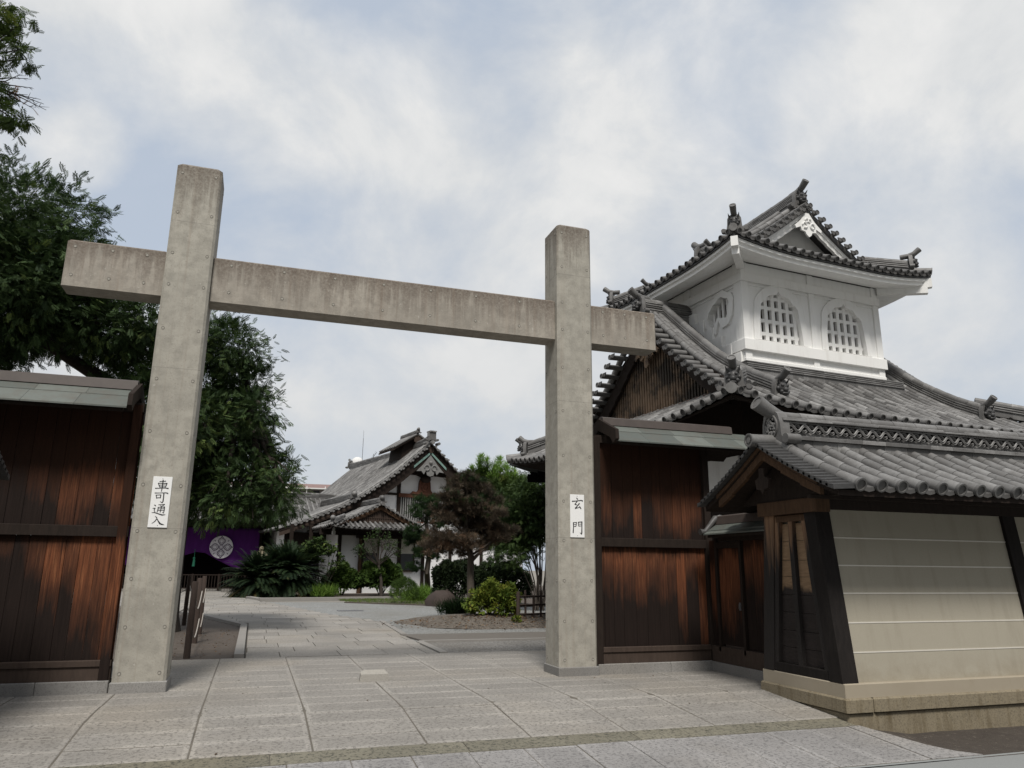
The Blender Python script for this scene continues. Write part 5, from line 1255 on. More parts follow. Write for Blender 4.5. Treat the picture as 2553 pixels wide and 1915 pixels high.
# walls under the eaves
a = MB(); a.box(-6.3, -1.2, -2.0, .9, -.2, 4.2); a.box(-1.2, 6.5, -.6, .9, -.2, 4.3); part('porch_wall', a, 'hall_plaster', hl)
a = MB(); a.box(-8.6, -6.3, .8, 3, -.2, 3.9); part('side_wall', a, 'hall_plaster', hl)
for x, y in ((-6.32, -2.06), (-5.0, -2.06), (-2.75, -2.06), (-1.25, -2.06), (-8.6, -.46), (-7.5, -.46), (1.2, -.66), (3.4, -.66)):
    a = MB(); a.box(x-.09, x+.09, y-.05, y+.1, -.2, 4.0); part('wall_post', a, 'dark_wood', hl)
a = MB(); a.box(-7.5, -1.2, -2.3, -2.05, 3.40, 3.85); a.box(-8.7, -6.3, .6, .78, 2.75, 3.6); a.box(-5.4, -1.2, -2.5, -2.1, 3.26, 3.40); part('wall_beam', a, 'dark_wood', hl)
for x0, x1 in ((-4.9, -4.05), (-2.65, -1.85)):
    a = MB(); a.box(x0-.06, x0, -2.1, -1.98, 1.5, 3.25); a.box(x1, x1+.06, -2.1, -1.98, 1.5, 3.25); a.box(x0, x1, -2.1, -1.98, 1.44, 1.5); fr = part('window', a, 'brown_wood', hl)
    a = MB(); a.box(x0, x1, -2.06, -2.01, 1.5, 2.45); part('pane', a, 'glass_dark', fr)
    a = MB(); a.box(x0, x1, -2.06, -2.01, 2.45, 3.25); a.sphere(((x0+x1)/2, -2.06, 2.8), (.3, .03, .3), 0, .9); part('paper_screen', a, 'paper_screen', fr)
a = MB(); a.box(-7.45, -6.6, .74, .82, 1.1, 2.6); a.box(-7.4, -6.65, .7, .76, 2.62, 2.70); part('side_window', a, 'glass_dark', hl)
a = MB(); a.box(-9.4, -7.3, -1.1, -.5, 2.62, 2.72); part('side_canopy', a, 'copper_brown', hl)
a = MB(); a.box(-7.02, -6.86, -2.9, -2.74, 3.38, 3.58); a.box(-6.99, -6.89, -2.87, -2.77, 3.58, 3.8); part('eave_lamp', a, 'block_white', hl)
a = MB(); a.box(-5.2, -5.05, -2.2, -2.06, .2, 3.3); part('downpipe', a, 'brown_wood', hl)
# smoke louvre on the ridge
LV = 2.3; LVB = 5.2
lp = lambda u: 10.40-.60*abs(u)-.02*u*u
a = MB()
for side in (-1, 1):
    a.hexa([(side*.02, LV+.35, 8.9), (side*1.05, LV+.35, 8.2), (side*1.05, LVB-.3, 8.2), (side*.02, LVB-.3, 8.9), (side*.02, LV+.35, 10.2), (side*.86, LV+.35, 9.75), (side*.86, LVB-.3, 9.75), (side*.02, LVB-.3, 10.2)])
part('louvre_wall', a, 'dark_wood', hl)
rt_ = MB(); rl = [LV+.1+.3*i for i in range(int((LVB-LV)/.3))]
tile_slope(rt_, (-1.65, 0), (0, 1), (1, 0), rl, lambda a_, d: lp(-1.65+d), 0, lambda a_: 1.6, r=.06, course=.35, n=4)
tile_slope(rt_, (1.65, 0), (0, 1), (-1, 0), rl, lambda a_, d: lp(1.65-d), 0, lambda a_: 1.6, r=.06, course=.35, n=4)
for side in (-1, 1):
    rt_.tube([(side*.1, LV+.0, lp(.1)+.02), (side*1.65, LV+.0, lp(1.65)+.02)], .07, 8)
part('louvre_roof', rt_, 'roof_tile', hl, smooth=45)
dk = MB()
for side in (-1, 1): roof_deck(dk, (side*1.65, 0), (0, 1), (-side, 0), LV+.02, LVB, lambda a_, d: lp(1.65-d), .02, lambda a_: 1.63, -.06, .12, 2, 4)
part('louvre_deck', dk, 'sill_wood', hl)
m = MB(); ridge(m, [(0, LV, lp(0)+.04), (0, LVB, lp(0)+.04)], .22, .17, .075, 3, .4); part('louvre_ridge', m, 'roof_tile', hl)
m = MB(); endtile(m, (0, LV-.05, lp(0)+.16), (0, -1), .34, tube=False, demon=False); m.sphere((0, LV-.1, lp(0)+.34), .10); part('ridge_end_tile', m, 'roof_tile', hl, smooth=45)
a = MB(); a.prism([(-.2, .2), (.2, .2), (.25, -.1), (0, -.25), (-.25, -.1)], (0, LV-.02, lp(0)-.42), (1, 0, 0), (0, 0, 1), (0, 1, 0), .05); part('louvre_pendant', a, 'sill_wood', hl)
# body of the hall
a = MB(); a.box(-8.0, 6.5, 1.2, LB-.6, -.2, 4.2); part('rear_wall', a, 'hall_plaster', hl)
# rear wing
wg_ = thing('tiled_wing', 'low tiled roof wing behind the left end of the large hall', 'building', (1.5, 62, 0), radians(8))
rt_ = MB(); wz = lambda a_, d: 4.9+.62*d
tile_slope(rt_, (0, -3.4), (1, 0), (0, 1), [.2+.36*i for i in range(25)], wz, 0, lambda a_: 3.3, r=.085, course=.6, n=5); part('roof_tiles', rt_, 'roof_tile', wg_, smooth=45)
dk = MB(); roof_deck(dk, (0, -3.4), (1, 0), (0, 1), 0, 9, wz, .03, lambda a_: 3.4, -.07, .06, 2, 2); roof_deck(dk, (0, 3.4), (1, 0), (0, -1), 0, 9, wz, .03, lambda a_: 3.4, -.05, .06, 2, 2); part('roof_deck', dk, 'oni_tile', wg_)
m = MB(); ridge(m, [(0, 0, 7.0), (9, 0, 7.0)], .36, .3, .11, 3, .6); part('ridge', m, 'roof_tile', wg_)
a = MB(); a.box(.4, 8.5, -2.6, 2.6, -.1, 5.2); part('wall', a, 'dark_wood', wg_)
# antennas
p = atd(782, 1000, 74); an = thing('antenna', 'thin whip antenna above the back of the large hall roof', 'antenna', (p.x, p.y, 0))
a = MB(); a.tube([(0, 0, 0), (0, 0, p.z+2.4)], .025, 5); a.tube([(0, 0, p.z+2.4), (0, 0, p.z+3.2)], .012, 5); part('mast', a, 'metal', an)
p = atd(807, 985, 74); an = thing('antenna', 'small slanted television antenna right of the whip antenna', 'antenna', (p.x, p.y, 0))
a = MB(); a.tube([(0, 0, 0), (0, 0, p.z+.2)], .025, 5); part('mast', a, 'metal', an)
a = MB(); a.tube([(-.3, 0, p.z-.5), (.25, 0, p.z+.35)], .02, 5)
for k in range(7): q = k/6; x_, z_ = -.3+.55*q, p.z-.5+.85*q; a.tube([(x_-.12, -.3, z_+.05), (x_+.12, .3, z_-.05)], .014, 4)
part('boom', a, 'metal', an)
# roof tank behind
p = atd(772, 1003, 78); a = MB(); a.tube([(p.x, p.y, 0), (p.x, p.y, p.z-.5)], .1, 8, 1); a.sphere((p.x, p.y, p.z), (.7, .7, .75), 0, .5, 12, 8)
tk = struct('water_tank', a, ['block_white', 'metal'], smooth=60); del tk['kind']; tk['label'] = 'white rounded water tank peeking over the hall ridge'; tk['category'] = 'tank'

# apartment block far behind
pL, pR = atd(560, 1100, 150), atd(880, 1100, 150)
ab = thing('apartment_block', 'pale far apartment block with a long brown roof', 'building', (pL.x, pL.y, 0), math.atan2(pR.y-pL.y, pR.x-pL.x))
AL = (pR-pL).length
z = lambda y: atd(690, y, 150).z
a = MB(); a.box(-6, AL, 0, 12, -.1, z(1056)); part('wall', a, 'kerb', ab)
a = MB(); a.hexa([(-6.5, -1.2, z(1057)), (AL, -1.2, z(1057)), (AL, 6, z(1041)), (-6.5, 6, z(1041)), (-6.5, -1.2, z(1056)), (AL, -1.2, z(1056)), (AL, 6, z(1040)), (-6.5, 6, z(1040))]); part('roof', a, 'brown_roof', ab)
a = MB(); a.box(-6.5, AL, -1.5, -1.15, z(1059), z(1056.5)); part('gutter', a, 'block_white', ab)
for k in range(2):
    a = MB(); zz_ = z(1072)-3.1*k; a.box(-6.5, AL, -1.5, -1.3, zz_-1.3, zz_); a.box(-6.5, AL, -1.5, 0, zz_-1.45, zz_-1.3); part('balcony', a, 'block_white', ab)
    for x in np.arange(-4, AL-2, 3.4):
        a = MB(); a.box(x, x+1.1, -.06, -.01, zz_-1.2, zz_+1.0); part('window', a, 'glass_dark', ab)
        a = MB(); a.tube([(x-1.2, -1.2, zz_-1.4), (x-1.2, -1.2, zz_+1.7)], .09, 6); part('downpipe', a, 'block_white', ab)

# hall at right, only its roof corner shows beside the gate post
pc = atd(1097, 1003, 30); RA = radians(-62)
rh = thing('tiled_hall', 'tiled hip roof corner with upturned ridge end beside the right gate post', 'temple hall', (pc.x, pc.y, 0), RA)
ze = pc.z-.20
zq = lambda a_, d: ze+.50*d+.02*d*d+lift(max(0, a_), .34, 4.5)*max(0, 1-d/3.)
rt_ = MB(); rr = [.15+.32*i for i in range(17)]
tile_slope(rt_, (0, 0), (1, 0), (0, 1), rr, zq, 0, lambda a_: min(a_, 3.6), r=.082, course=.34, n=6)
tile_slope(rt_, (0, 0), (0, 1), (1, 0), rr, zq, 0, lambda a_: min(a_, 3.6), r=.082, course=.5, n=5); part('roof_tiles', rt_, 'roof_tile', rh, smooth=45)
dk = MB(); roof_deck(dk, (0, 0), (1, 0), (0, 1), .05, 5.4, zq, .04, lambda a_: min(a_, 3.7), -.08, .10, 14, 4); roof_deck(dk, (0, 0), (0, 1), (1, 0), .05, 5.4, zq, .04, lambda a_: min(a_, 3.7), -.08, .10, 14, 4)
dk.box(3.6, 5.4, 3.6, 5.4, ze+1.0, ze+2.0); part('roof_deck', dk, 'oni_tile', rh)
par_of[0] = rh
m = MB(); ridge(m, [(d, d, ze+.34*max(0, 1-d/4.5)**2+.50*d+.02*d*d+.08) for d in lin(.45, 3.7, 10)], .28, .34, .10, 5, .4); part('corner_ridge', m, 'roof_tile', rh, smooth=40)
oni((.40, .40, ze+.78), (-1, -1), .46)
m = MB(); m.tube([(.4, .4, ze+.55), (-.05, -.05, ze+.47)], .11, 10, 0, .7); part('corner_cap', m, 'roof_tile', rh, smooth=45)
a = MB()
for k in range(12): a.box(.9+.38*k, 1.0+.38*k, .35, 3.0, ze-.28, ze-.16)
for k in range(12): a.box(.35, 3.0, .9+.38*k, 1.0+.38*k, ze-.28, ze-.16)
a.hexa([(.5, .62, ze-.5), (3, 3.12, ze-.55), (3.12, 3, ze-.55), (.62, .5, ze-.5), (.5, .62, ze-.2), (3, 3.12, ze-.2), (3.12, 3, ze-.2), (.62, .5, ze-.2)])
a.box(1.5, 5.4, 1.35, 1.55, ze-.62, ze-.28); a.box(1.35, 1.55, 1.3, 5.4, ze-.62, ze-.28); part('rafter_shade', a, 'shade_black', rh)
a = MB(); a.box(2.6, 5.4, 2.6, 5.4, -.1, ze-.2); part('wall', a, 'dark_wood', rh)

# hall with the purple curtain, under the big tree
ch = thing('curtained_hall', 'dark temple hall whose open front is hung with a purple curtain', 'temple hall', (-4.5, 58.5, 0))
a = MB(); a.box(-9.5, 5.2, 1.2, 9, 0, 4.6); part('wall', a, 'shade_black', ch)
for x in (-9.0, -5.2, -1.4, 4.75):
    a = MB(); a.tube([(x, 0, .1), (x, 0, 4.5)], .17, 10); part('pillar', a, 'dark_wood', ch)
a = MB(); a.box(-10, 5.4, -.16, .16, 4.25, 4.65); part('eave_beam', a, 'dark_wood', ch)
a = MB(); a.box(-10, 5.6, -1.2, 9, -.1, .14); part('stone_base', a, 'kerb', ch)
rt_ = MB(); cz = lambda a_, d: 4.75+.5*d
tile_slope(rt_, (0, -2.2), (1, 0), (0, 1), [-11.5+.34*i for i in range(53)], cz, 0, lambda a_: 5.5, r=.08, course=.7, n=5); part('roof_tiles', rt_, 'roof_tile', ch)
dk = MB(); roof_deck(dk, (0, -2.2), (1, 0), (0, 1), -11.6, 6.4, cz, .03, lambda a_: 5.6, -.07, .1, 2, 2); roof_deck(dk, (0, 9.0), (1, 0), (0, -1), -11.6, 6.4, cz, .03, lambda a_: 5.6, -.07, .1, 2, 2); part('roof_deck', dk, 'dark_wood', ch)
def curtz(x):                    # lower hem, gathered up at the left towards the tassel
    pts = [(-9, 1.9), (-5, 1.75), (-1.2, 1.5), (-.2, 2.35), (.62, 2.62), (1.2, 2.55), (2.0, 2.10), (3.0, 1.62), (4.0, 1.30), (4.8, 1.15), (5, 1.12)]
    return float(np.interp(x, [p[0] for p in pts], [p[1] for p in pts]))
a = MB(); W_ = 110; vs_ = []; fs_ = []
for i in range(W_+1):
    x = -5.2+9.95*i/W_
    for j in range(13):
        t_ = j/12; z_ = 4.33+(curtz(x)-4.33)*t_; fold = .05*sin(x*5.2+t_*1.5)*(.3+t_)+.025*sin(x*13+t_*3)
        vs_.append((x, -.28-.12*t_*t_+fold*.6+.12*math.exp(-((x-.62)/.5)**2)*t_, z_))
for i in range(W_):
    for j in range(12): q = i*13+j; fs_.append((q, q+1, q+14, q+13))
a.add(vs_, fs_); a.f = a.f; cob = bpy.data.objects.new('curtain', a.mesh('curtain', ['purple_cloth'], 60)); COL.objects.link(cob)
cob.location = (-4.5, 58.5, 0); cob['label'] = 'purple curtain with a round white flower crest hung across the hall front'; cob['category'] = 'curtain'
sol = cob.modifiers.new('thickness', 'SOLIDIFY'); sol.thickness = .012
cp = atY(478, 1182, 58.0); CX0, CZ0 = cp.x+4.5, cp.z; CR0 = .78
cr = MB(); yc = -.52
cr.rings([[(CX0+q*CR0*cos(2*pi*i/36), y, CZ0+q*CR0*sin(2*pi*i/36)) for i in range(36)] for y, q in ((yc+.25, 1.), (yc, 1.), (yc, .02))], 0, .9)
def petal(k, s_, c=.0):
    an = k*pi/2; pts = [(0, .20), (.16, .30), (.30, .50), (.26, .68), (.12, .78), (0, .96), (-.12, .78), (-.26, .68), (-.30, .50), (-.16, .30), (0, .20)]
    out = []
    for x, y in pts: x, y = x*s_, .55+(y-.55)*s_; out.append((CX0+CR0*(x*cos(an)-y*sin(an)), CZ0+CR0*(x*sin(an)+y*cos(an))))
    return out
for k in range(4):
    for s_ in (1.0, .62):
        P_ = petal(k, s_)
        for (x0, z0), (x1, z1) in zip(P_, P_[1:]): cr.tube([(x0, yc-.004, z0), (x1, yc-.004, z1)], .026 if s_ == 1 else .014, 4, 1)
    an = k*pi/2+pi/4; cr.tube([(CX0+CR0*.72*cos(an), yc-.004, CZ0+CR0*.72*sin(an)), (CX0+CR0*.9*cos(an), yc-.004, CZ0+CR0*.9*sin(an))], .022, 4, 1)
    q = [(CX0+CR0*.2*cos(an), CZ0+CR0*.2*sin(an)), (CX0+CR0*.2*cos(an+pi/2), CZ0+CR0*.2*sin(an+pi/2))]; cr.tube([(q[0][0], yc-.004, q[0][1]), (q[1][0], yc-.004, q[1][1])], .016, 4, 1)
part('crest', cr, ['crest_white', 'crest_line'], cob)
p = atY(419, 1210, 57.9)
ts = MB(); ts.tube([(p.x, p.y, p.z+.75), (p.x, p.y, p.z+.15)], .022, 6); ts.tube([(p.x, p.y, p.z+.18), (p.x+.01, p.y, p.z-.05), (p.x, p.y, p.z-.42)], [.06, .08, .10], 8); ts.sphere((p.x, p.y, p.z+.12), .09)
to = struct('tassel', ts, 'tassel_green', smooth=60); del to['kind']; to['label'] = 'green tassel hanging where the purple curtain is gathered up'; to['category'] = 'tassel'
# railing in front of it
rl = thing('railing', 'dark wooden picket railing in front of the purple curtain hall', 'railing', (-4, 57.0, 0))
a = MB(); a.box(-5, 5.2, -.05, .05, 1.04, 1.11); a.box(-5, 5.2, -.035, .035, .16, .23); part('rail', a, 'dark_wood', rl)
for x in np.arange(-5, 5.3, 1.7):
    a = MB(); a.box(x-.07, x+.07, -.06, .06, .02, 1.14); part('railing_post', a, 'dark_wood', rl)
a = MB()
for x in np.arange(-4.9, 5.2, .19): a.box(x-.022, x+.022, -.022, .022, .2, 1.06)
part('pickets', a, 'dark_wood', rl)
# tan stone lantern head over the cycads
p = atd(566, 1178, 52); ln = thing('stone_lantern', 'tan stone lantern showing above the cycad bushes', 'lantern', (p.x, p.y, -.28))
a = MB(); a.bbox(-.32, .32, -.32, .32, 0, .3, .03); a.tube([(0, 0, .3), (0, 0, 1.7)], [.22, .17], 12); a.bbox(-.34, .34, -.34, .34, 1.7, 1.95, .05); part('pedestal', a, 'old_stone', ln)
a = MB(); a.holed([(-.26, 0), (.26, 0), (.26, .5), (-.26, .5)], [[(-.13, .08), (.13, .08), (.13, .42), (-.13, .42)]], (0, -.26, 1.95), (1, 0, 0), (0, 0, 1), (0, 1, 0), .06); a.box(-.26, -.2, -.2, .26, 1.95, 2.45); a.box(.2, .26, -.2, .26, 1.95, 2.45); a.box(-.2, .2, .2, .26, 1.95, 2.45); part('fire_box', a, 'old_stone', ln)
a = MB(); a.rings([[(r_*cos(2*pi*i/8+pi/8), r_*sin(2*pi*i/8+pi/8), z_) for i in range(8)] for r_, z_ in ((.62, 2.45), (.66, 2.56), (.40, 2.70), (.2, 2.9))]); a.sphere((0, 0, 3.02), (.15, .15, .2)); part('cap', a, 'old_stone', ln)

# ------------------------------------------------------------------ small things on the ground
a = MB(); a.rings([[(1.60, 11.72, -.05), (2.04, 11.70, -.05), (2.06, 11.97, -.05), (1.62, 11.99, -.05)], [(1.62, 11.735, .095), (2.02, 11.72, .095), (2.04, 11.955, .10), (1.64, 11.97, .10)], [(1.67, 11.77, .082), (1.98, 11.76, .134), (1.99, 11.92, .135), (1.69, 11.93, .134)]])
gs2 = struct('gate_stop', a, 'pale_stone', smooth=40); del gs2['kind']; gs2['label'] = 'low worn granite stop block set in the paving at the gate centre'; gs2['category'] = 'stone block'
a = MB(); q = gnd(757, 1318); a.box(q.x-.5, q.x+.5, q.y-.32, q.y+.32, -.05, -.016)
for k in range(9): a.box(q.x-.48+.11*k, q.x-.42+.11*k, q.y-.3, q.y+.3, -.016, -.008)
dg = struct('drain_grate', a, 'metal'); del dg['kind']; dg['label'] = 'dark drain grate lying in the gravel court'; dg['category'] = 'grate'
RP = [(-1.01, 15.47, 1.34), (-1.08, 18.46, 1.36), (-1.13, 20.8, 1.38), (-1.73, 24.0, 1.36), (-2.9, 27.0, 1.36)]
rl_ = ['nearest dark rope fence post just behind the left gate post', 'second dark rope fence post from the front', 'third dark rope fence post, rightmost in the view', 'fourth dark rope fence post, leaning away to the left', 'farthest rope fence post, behind the left gate post']
for (x, y, h), lb in zip(RP, rl_):
    a = MB(); lean = random.uniform(-.02, .02); a.tube([(0, 0, -.1), (lean*.4, 0, h*.5), (lean, 0, h-.015), (lean, 0, h)], [.062, .058, .055, .045], 10)
    o = struct('rope_post', a, 'post_wood', smooth=50); del o['kind']; o.location = (x, y, 0); o['label'] = lb; o['category'] = 'post'; o['group'] = 'posts of the rope fence'
lbl = iter(['upper rope sagging between the first and second posts', 'lower rope sagging between the first and second posts', 'upper rope between the second and third posts', 'lower rope between the second and third posts', 'upper rope between the third and fourth posts', 'lower rope between the third and fourth posts', 'upper rope behind the left gate post', 'lower rope behind the left gate post'])
for i in range(4):
    for zz_, sag in ((1.08, .30), (.50, .26)):
        (x0, y0, _), (x1, y1, _) = RP[i], RP[i+1]
        a = MB(); a.tube([(x0+(x1-x0)*t_+.05, y0+(y1-y0)*t_, zz_-4*sag*t_*(1-t_)) for t_ in lin(0, 1, 13)], .012, 6)
        o = struct('rope', a, 'rope'); del o['kind']; o['label'] = next(lbl); o['category'] = 'rope'; o['group'] = 'ropes of the rope fence'
# bamboo fence by the right post
bf = thing('bamboo_fence', 'low dark bamboo fence right of the yellow bush', 'fence', (9.2, 23.0, 0))
a = MB()
for z_ in (.28, .55, .80): a.tube([(-1.6, -.9, z_), (2.6, 1.3, z_+.01)], .022, 6); a.tube([(-1.6, -.94, z_+.03), (2.6, 1.26, z_+.03)], .018, 6)
part('rail', a, 'post_wood', bf)
for k in range(15):
    t_ = k/14; a = MB(); h = random.uniform(.85, 1.05); x_, y_ = -1.6+4.2*t_, -.92+2.2*t_; a.tube([(x_, y_, -.05), (x_+random.uniform(-.03, .03), y_, h)], .035 if k % 4 else .055, 7); part('picket', a, 'post_wood', bf)
# utility pole and wires far right
p = atd(2159, 1010, 60); up_ = thing('utility_pole', 'distant grey utility pole behind the tower roof at the right', 'pole', (p.x, p.y, 0))
zt_ = atd(2159, 1006, 60).z
a = MB(); a.tube([(0, 0, -.1), (0, 0, zt_)], [.3, .24], 10); part('pole', a, 'block_wall', up_)
a = MB(); a.tube([(-.1, 0, zt_-.3), (1.2, .3, zt_-.25)], .05, 6); a.tube([(1.0, .3, zt_-.3), (1.0, .3, zt_-.9)], .06, 6); part('crossarm', a, 'metal', up_)
for k, (y0, y1) in enumerate(((1003, 985), (1010, 996))):
    q0, q1 = atd(2162, y0, 60), atd(2420, y1-22, 70); a = MB(); a.tube([(q0.lerp(q1, t_))-Vector((0, 0, 1.2*t_*(1-t_))) for t_ in lin(0, 1, 9)], .022, 5)
    o = struct('power_line', a, 'metal'); del o['kind']; o['label'] = ('upper' if k == 0 else 'lower')+' thin wire running right from the distant utility pole'; o['category'] = 'wire'; o['group'] = 'wires of the utility pole'

# ------------------------------------------------------------------ vegetation
def unit(v): return v/np.maximum(np.linalg.norm(v, axis=1, keepdims=True), 1e-9)
def foliage(name, matname, parent, C, Dv, S, T, Q, tone, upbias=.6):
    """many copies of a leaf spray T (k,3) / Q (m,4) merged in one mesh"""
    C, Dv, S = np.asarray(C, float), unit(np.asarray(Dv, float)), np.asarray(S, float); N_ = len(C)
    up = RNG.normal(size=(N_, 3))*(1-upbias)+np.array([0, 0, 1.])*upbias*1.5
    y = unit(np.cross(up, Dv)); z = np.cross(Dv, y)
    V = C[:, None, :]+S[:, None, None]*(T[None, :, 0, None]*Dv[:, None, :]+T[None, :, 1, None]*y[:, None, :]+T[None, :, 2, None]*z[:, None, :])
    k, m_ = len(T), len(Q); V = V.reshape(-1, 3)
    idx = (np.asarray(Q)[None]+(np.arange(N_)*k)[:, None, None]).reshape(-1)
    r = parent
    while r is not None and r.parent: r = r.parent
    if r is not None: V = V-np.array(r.location)
    me = bpy.data.meshes.new(name); me.vertices.add(len(V)); me.vertices.foreach_set('co', V.ravel().astype(np.float32))
    nl = Q.shape[1]; me.loops.add(len(idx)); me.loops.foreach_set('vertex_index', idx.astype(np.int32))
    me.polygons.add(N_*m_); me.polygons.foreach_set('loop_start', (np.arange(N_*m_)*nl).astype(np.int32)); me.polygons.foreach_set('loop_total', np.full(N_*m_, nl, np.int32))
    tn = np.clip(np.repeat(np.asarray(tone), m_)+RNG.normal(0, .10, N_*m_), 0, 1)
    at = me.attributes.new('tone', 'FLOAT', 'FACE'); at.data.foreach_set('value', tn.astype(np.float32))
    me.materials.append(MATS[matname]); me.update(calc_edges=True); me.validate()
    o = bpy.data.objects.new(name, me); COL.objects.link(o); o.parent = parent; return o
def leafq(x0, y0, ang, L, W_, droop=0.):
    """one folded leaf as two quads"""
    c, s = cos(ang), sin(ang); P_ = [(0, 0, 0), (.35*L, -W_, 0), (.40*L, 0, -.12*W_), (.35*L, W_, 0), (L, 0, -droop*L)]
    return [(x0+a*c-b_*s, y0+a*s+b_*c, z_) for a, b_, z_ in P_]
def tmpl(leaves):
    T, Q = [], []
    for lf in leaves:
        b_ = len(T); T += lf; Q += [(b_, b_+1, b_+4, b_+2), (b_, b_+2, b_+4, b_+3)]
    return np.array(T), np.array(Q)
PINN = tmpl([leafq(.12+.13*k, 0, s*1.05, .34*(1-.25*abs(k-3)/3), .060, .25) for k in range(6) for s in (-1, 1)]+[leafq(.85, 0, 0, .32, .07, .2)])
WHORL = tmpl([leafq(0, 0, 2*pi*k/6+.2*(k % 2), 1, .24, .15) for k in range(6)])
BROAD = tmpl([leafq(.1*k, 0, (-1)**k*(.5+.15*k), .7, .18, .2) for k in range(5)])
NEEDLE = (lambda: (np.array([p for k in range(11) for an, el in [(2.4*k, .15+1.1*(k/11))] for p in ((0, 0, 0), (.5*cos(el), .5*sin(el)*cos(an)-.045, .5*sin(el)*sin(an)), (cos(el), sin(el)*cos(an), sin(el)*sin(an)), (.5*cos(el), .5*sin(el)*cos(an)+.045, .5*sin(el)*sin(an)+.03))]), np.array([(4*k, 4*k+1, 4*k+2, 4*k+3) for k in range(11)])))()
BLADE = (lambda: (np.array([p for k in range(6) for an in [2*pi*k/6] for e in [.35+.1*(k % 3)] for p in ((0, -.02, 0), (.5, .5*e*cos(an)-.022, .5*e*sin(an)), (.95-.12*(k % 3), 1.35*e*cos(an), 1.35*e*sin(an)), (.5, .5*e*cos(an)+.022, .5*e*sin(an)+.015))]), np.array([(4*k, 4*k+1, 4*k+2, 4*k+3) for k in range(6)])))()
def clumps(blobs, nper, spread=.34, shell=.75):
    """points in uneven clumps round the surface and inside of the given balls (centre, radius)"""
    C, Dd, tn = [], [], []
    for c, r in blobs:
        c = np.array(c); nc = max(4, int(nper*(r**2)))
        dirs = unit(RNG.normal(size=(nc, 3))); rad = r*np.where(RNG.random(nc) < .72, shell+.35*RNG.random(nc), RNG.random(nc)**.5*.8)
        cc = c+dirs*rad[:, None]*np.array([1, 1, .86])
        for q, d in zip(cc, dirs):
            m_ = RNG.integers(6, 16); C.append(q+RNG.normal(0, spread*(.35+.65*RNG.random()), (m_, 3))*np.array([1, 1, .6])); Dd.append(d+RNG.normal(0, .55, (m_, 3))+np.array([0, 0, -.35])); tn.append(np.clip(RNG.normal(.42, .2)+RNG.normal(0, .12, m_), 0, 1))
    return np.concatenate(C), np.concatenate(Dd), np.concatenate(tn)
def limb(mb, a, b_, r0, r1, bend=.12, n=7, mi=0):
    a, b_ = Vector(a), Vector(b_); L = (b_-a).length; off = Vector(RNG.normal(0, bend*L, 3)); off.z = abs(off.z)*.6
    mb.tube([a.lerp(b_, t_)+off*(4*t_*(1-t_))*.5 for t_ in lin(0, 1, 7)], [r0+(r1-r0)*t_ for t_ in lin(0, 1, 7)], n, mi)
    return b_
def px_blobs(lst, d, dj=0.):
    out = []
    for it in lst:
        x, y, r = it[:3]; dd = d+(it[3] if len(it) > 3 else RNG.uniform(-dj, dj)); p = atd(x, y, dd); out.append((tuple(p), r*KP/F*(p-Vector((0, 0, EYE))).length))
    return out
# big tree behind the left fence
D0 = 22.0
tp = atd(352, 1250, D0); tb_ = Vector((tp.x, tp.y, 0))
BT = thing('broadleaf_tree', 'huge dark green tree spreading behind the left gate post', 'tree', tb_)
bl = px_blobs([(-60, 500, 150), (60, 500, 125), (-160, 640, 170), (20, 620, 130), (105, 605, 108), (160, 612, 78), (222, 695, 66), (300, 705, 76), (140, 680, 85), (235, 735, 52), (290, 745, 60), (150, 755, 24), (15, 745, 34), (-70, 730, 80), (30, 780, 22), (330, 780, 70),
               (455, 735, 70), (505, 760, 62), (440, 820, 90), (525, 835, 55), (500, 890, 70), (560, 885, 38), (420, 930, 85), (490, 960, 70), (550, 960, 38), (575, 1020, 38), (540, 1050, 62), (470, 1040, 80), (608, 1010, 22), (600, 1080, 34), (565, 1090, 40), (592, 1005, 32), (612, 1045, 24), (596, 1100, 24), (430, 1080, 50), (490, 1090, 42), (380, 1010, 85), (330, 900, 110), (340, 1040, 70), (250, 900, 70)], D0, 2.2)
m = MB(); fork = tb_+Vector((.15, .1, 4.6))
m.tube([tb_+Vector((0, 0, -.2)), tb_+Vector((0, 0, .4)), tb_+Vector((.05, 0, 2)), fork], [.62, .48, .40, .36], 12)
f2 = fork+Vector((-.5, .3, 2.2)); m.tube([fork, fork.lerp(f2, .5)+Vector((.1, 0, 0)), f2], [.34, .28, .24], 10)
f3 = fork+Vector((1.5, .5, 1.6)); m.tube([fork, f3], [.28, .18], 9)
pl_ = atd(0, 722, D0); f4 = Vector(pl_)+Vector((.8, 0, 0)); m.tube([fork, fork.lerp(f4, .5)+Vector((0, 0, .3)), f4], [.26, .2, .12], 9)
for c, r in bl:
    c = Vector(c); src = min((f2, f3, f4, fork), key=lambda q: (q-c).length+ (2 if q is fork else 0)); limb(m, src, c, .11, .025, .10)
    for _ in range(3): limb(m, c.lerp(src, .3), c+Vector(RNG.normal(0, r*.5, 3)), .03, .008, .1, 5)
part('trunk', m, 'bark_dark', BT, True, smooth=60)
C, Dd, tn = clumps(bl, 112, .25)
foliage('crown', 'leaf_tree', BT, C, Dd, RNG.uniform(.15, .29, len(C)), *PINN, tn)
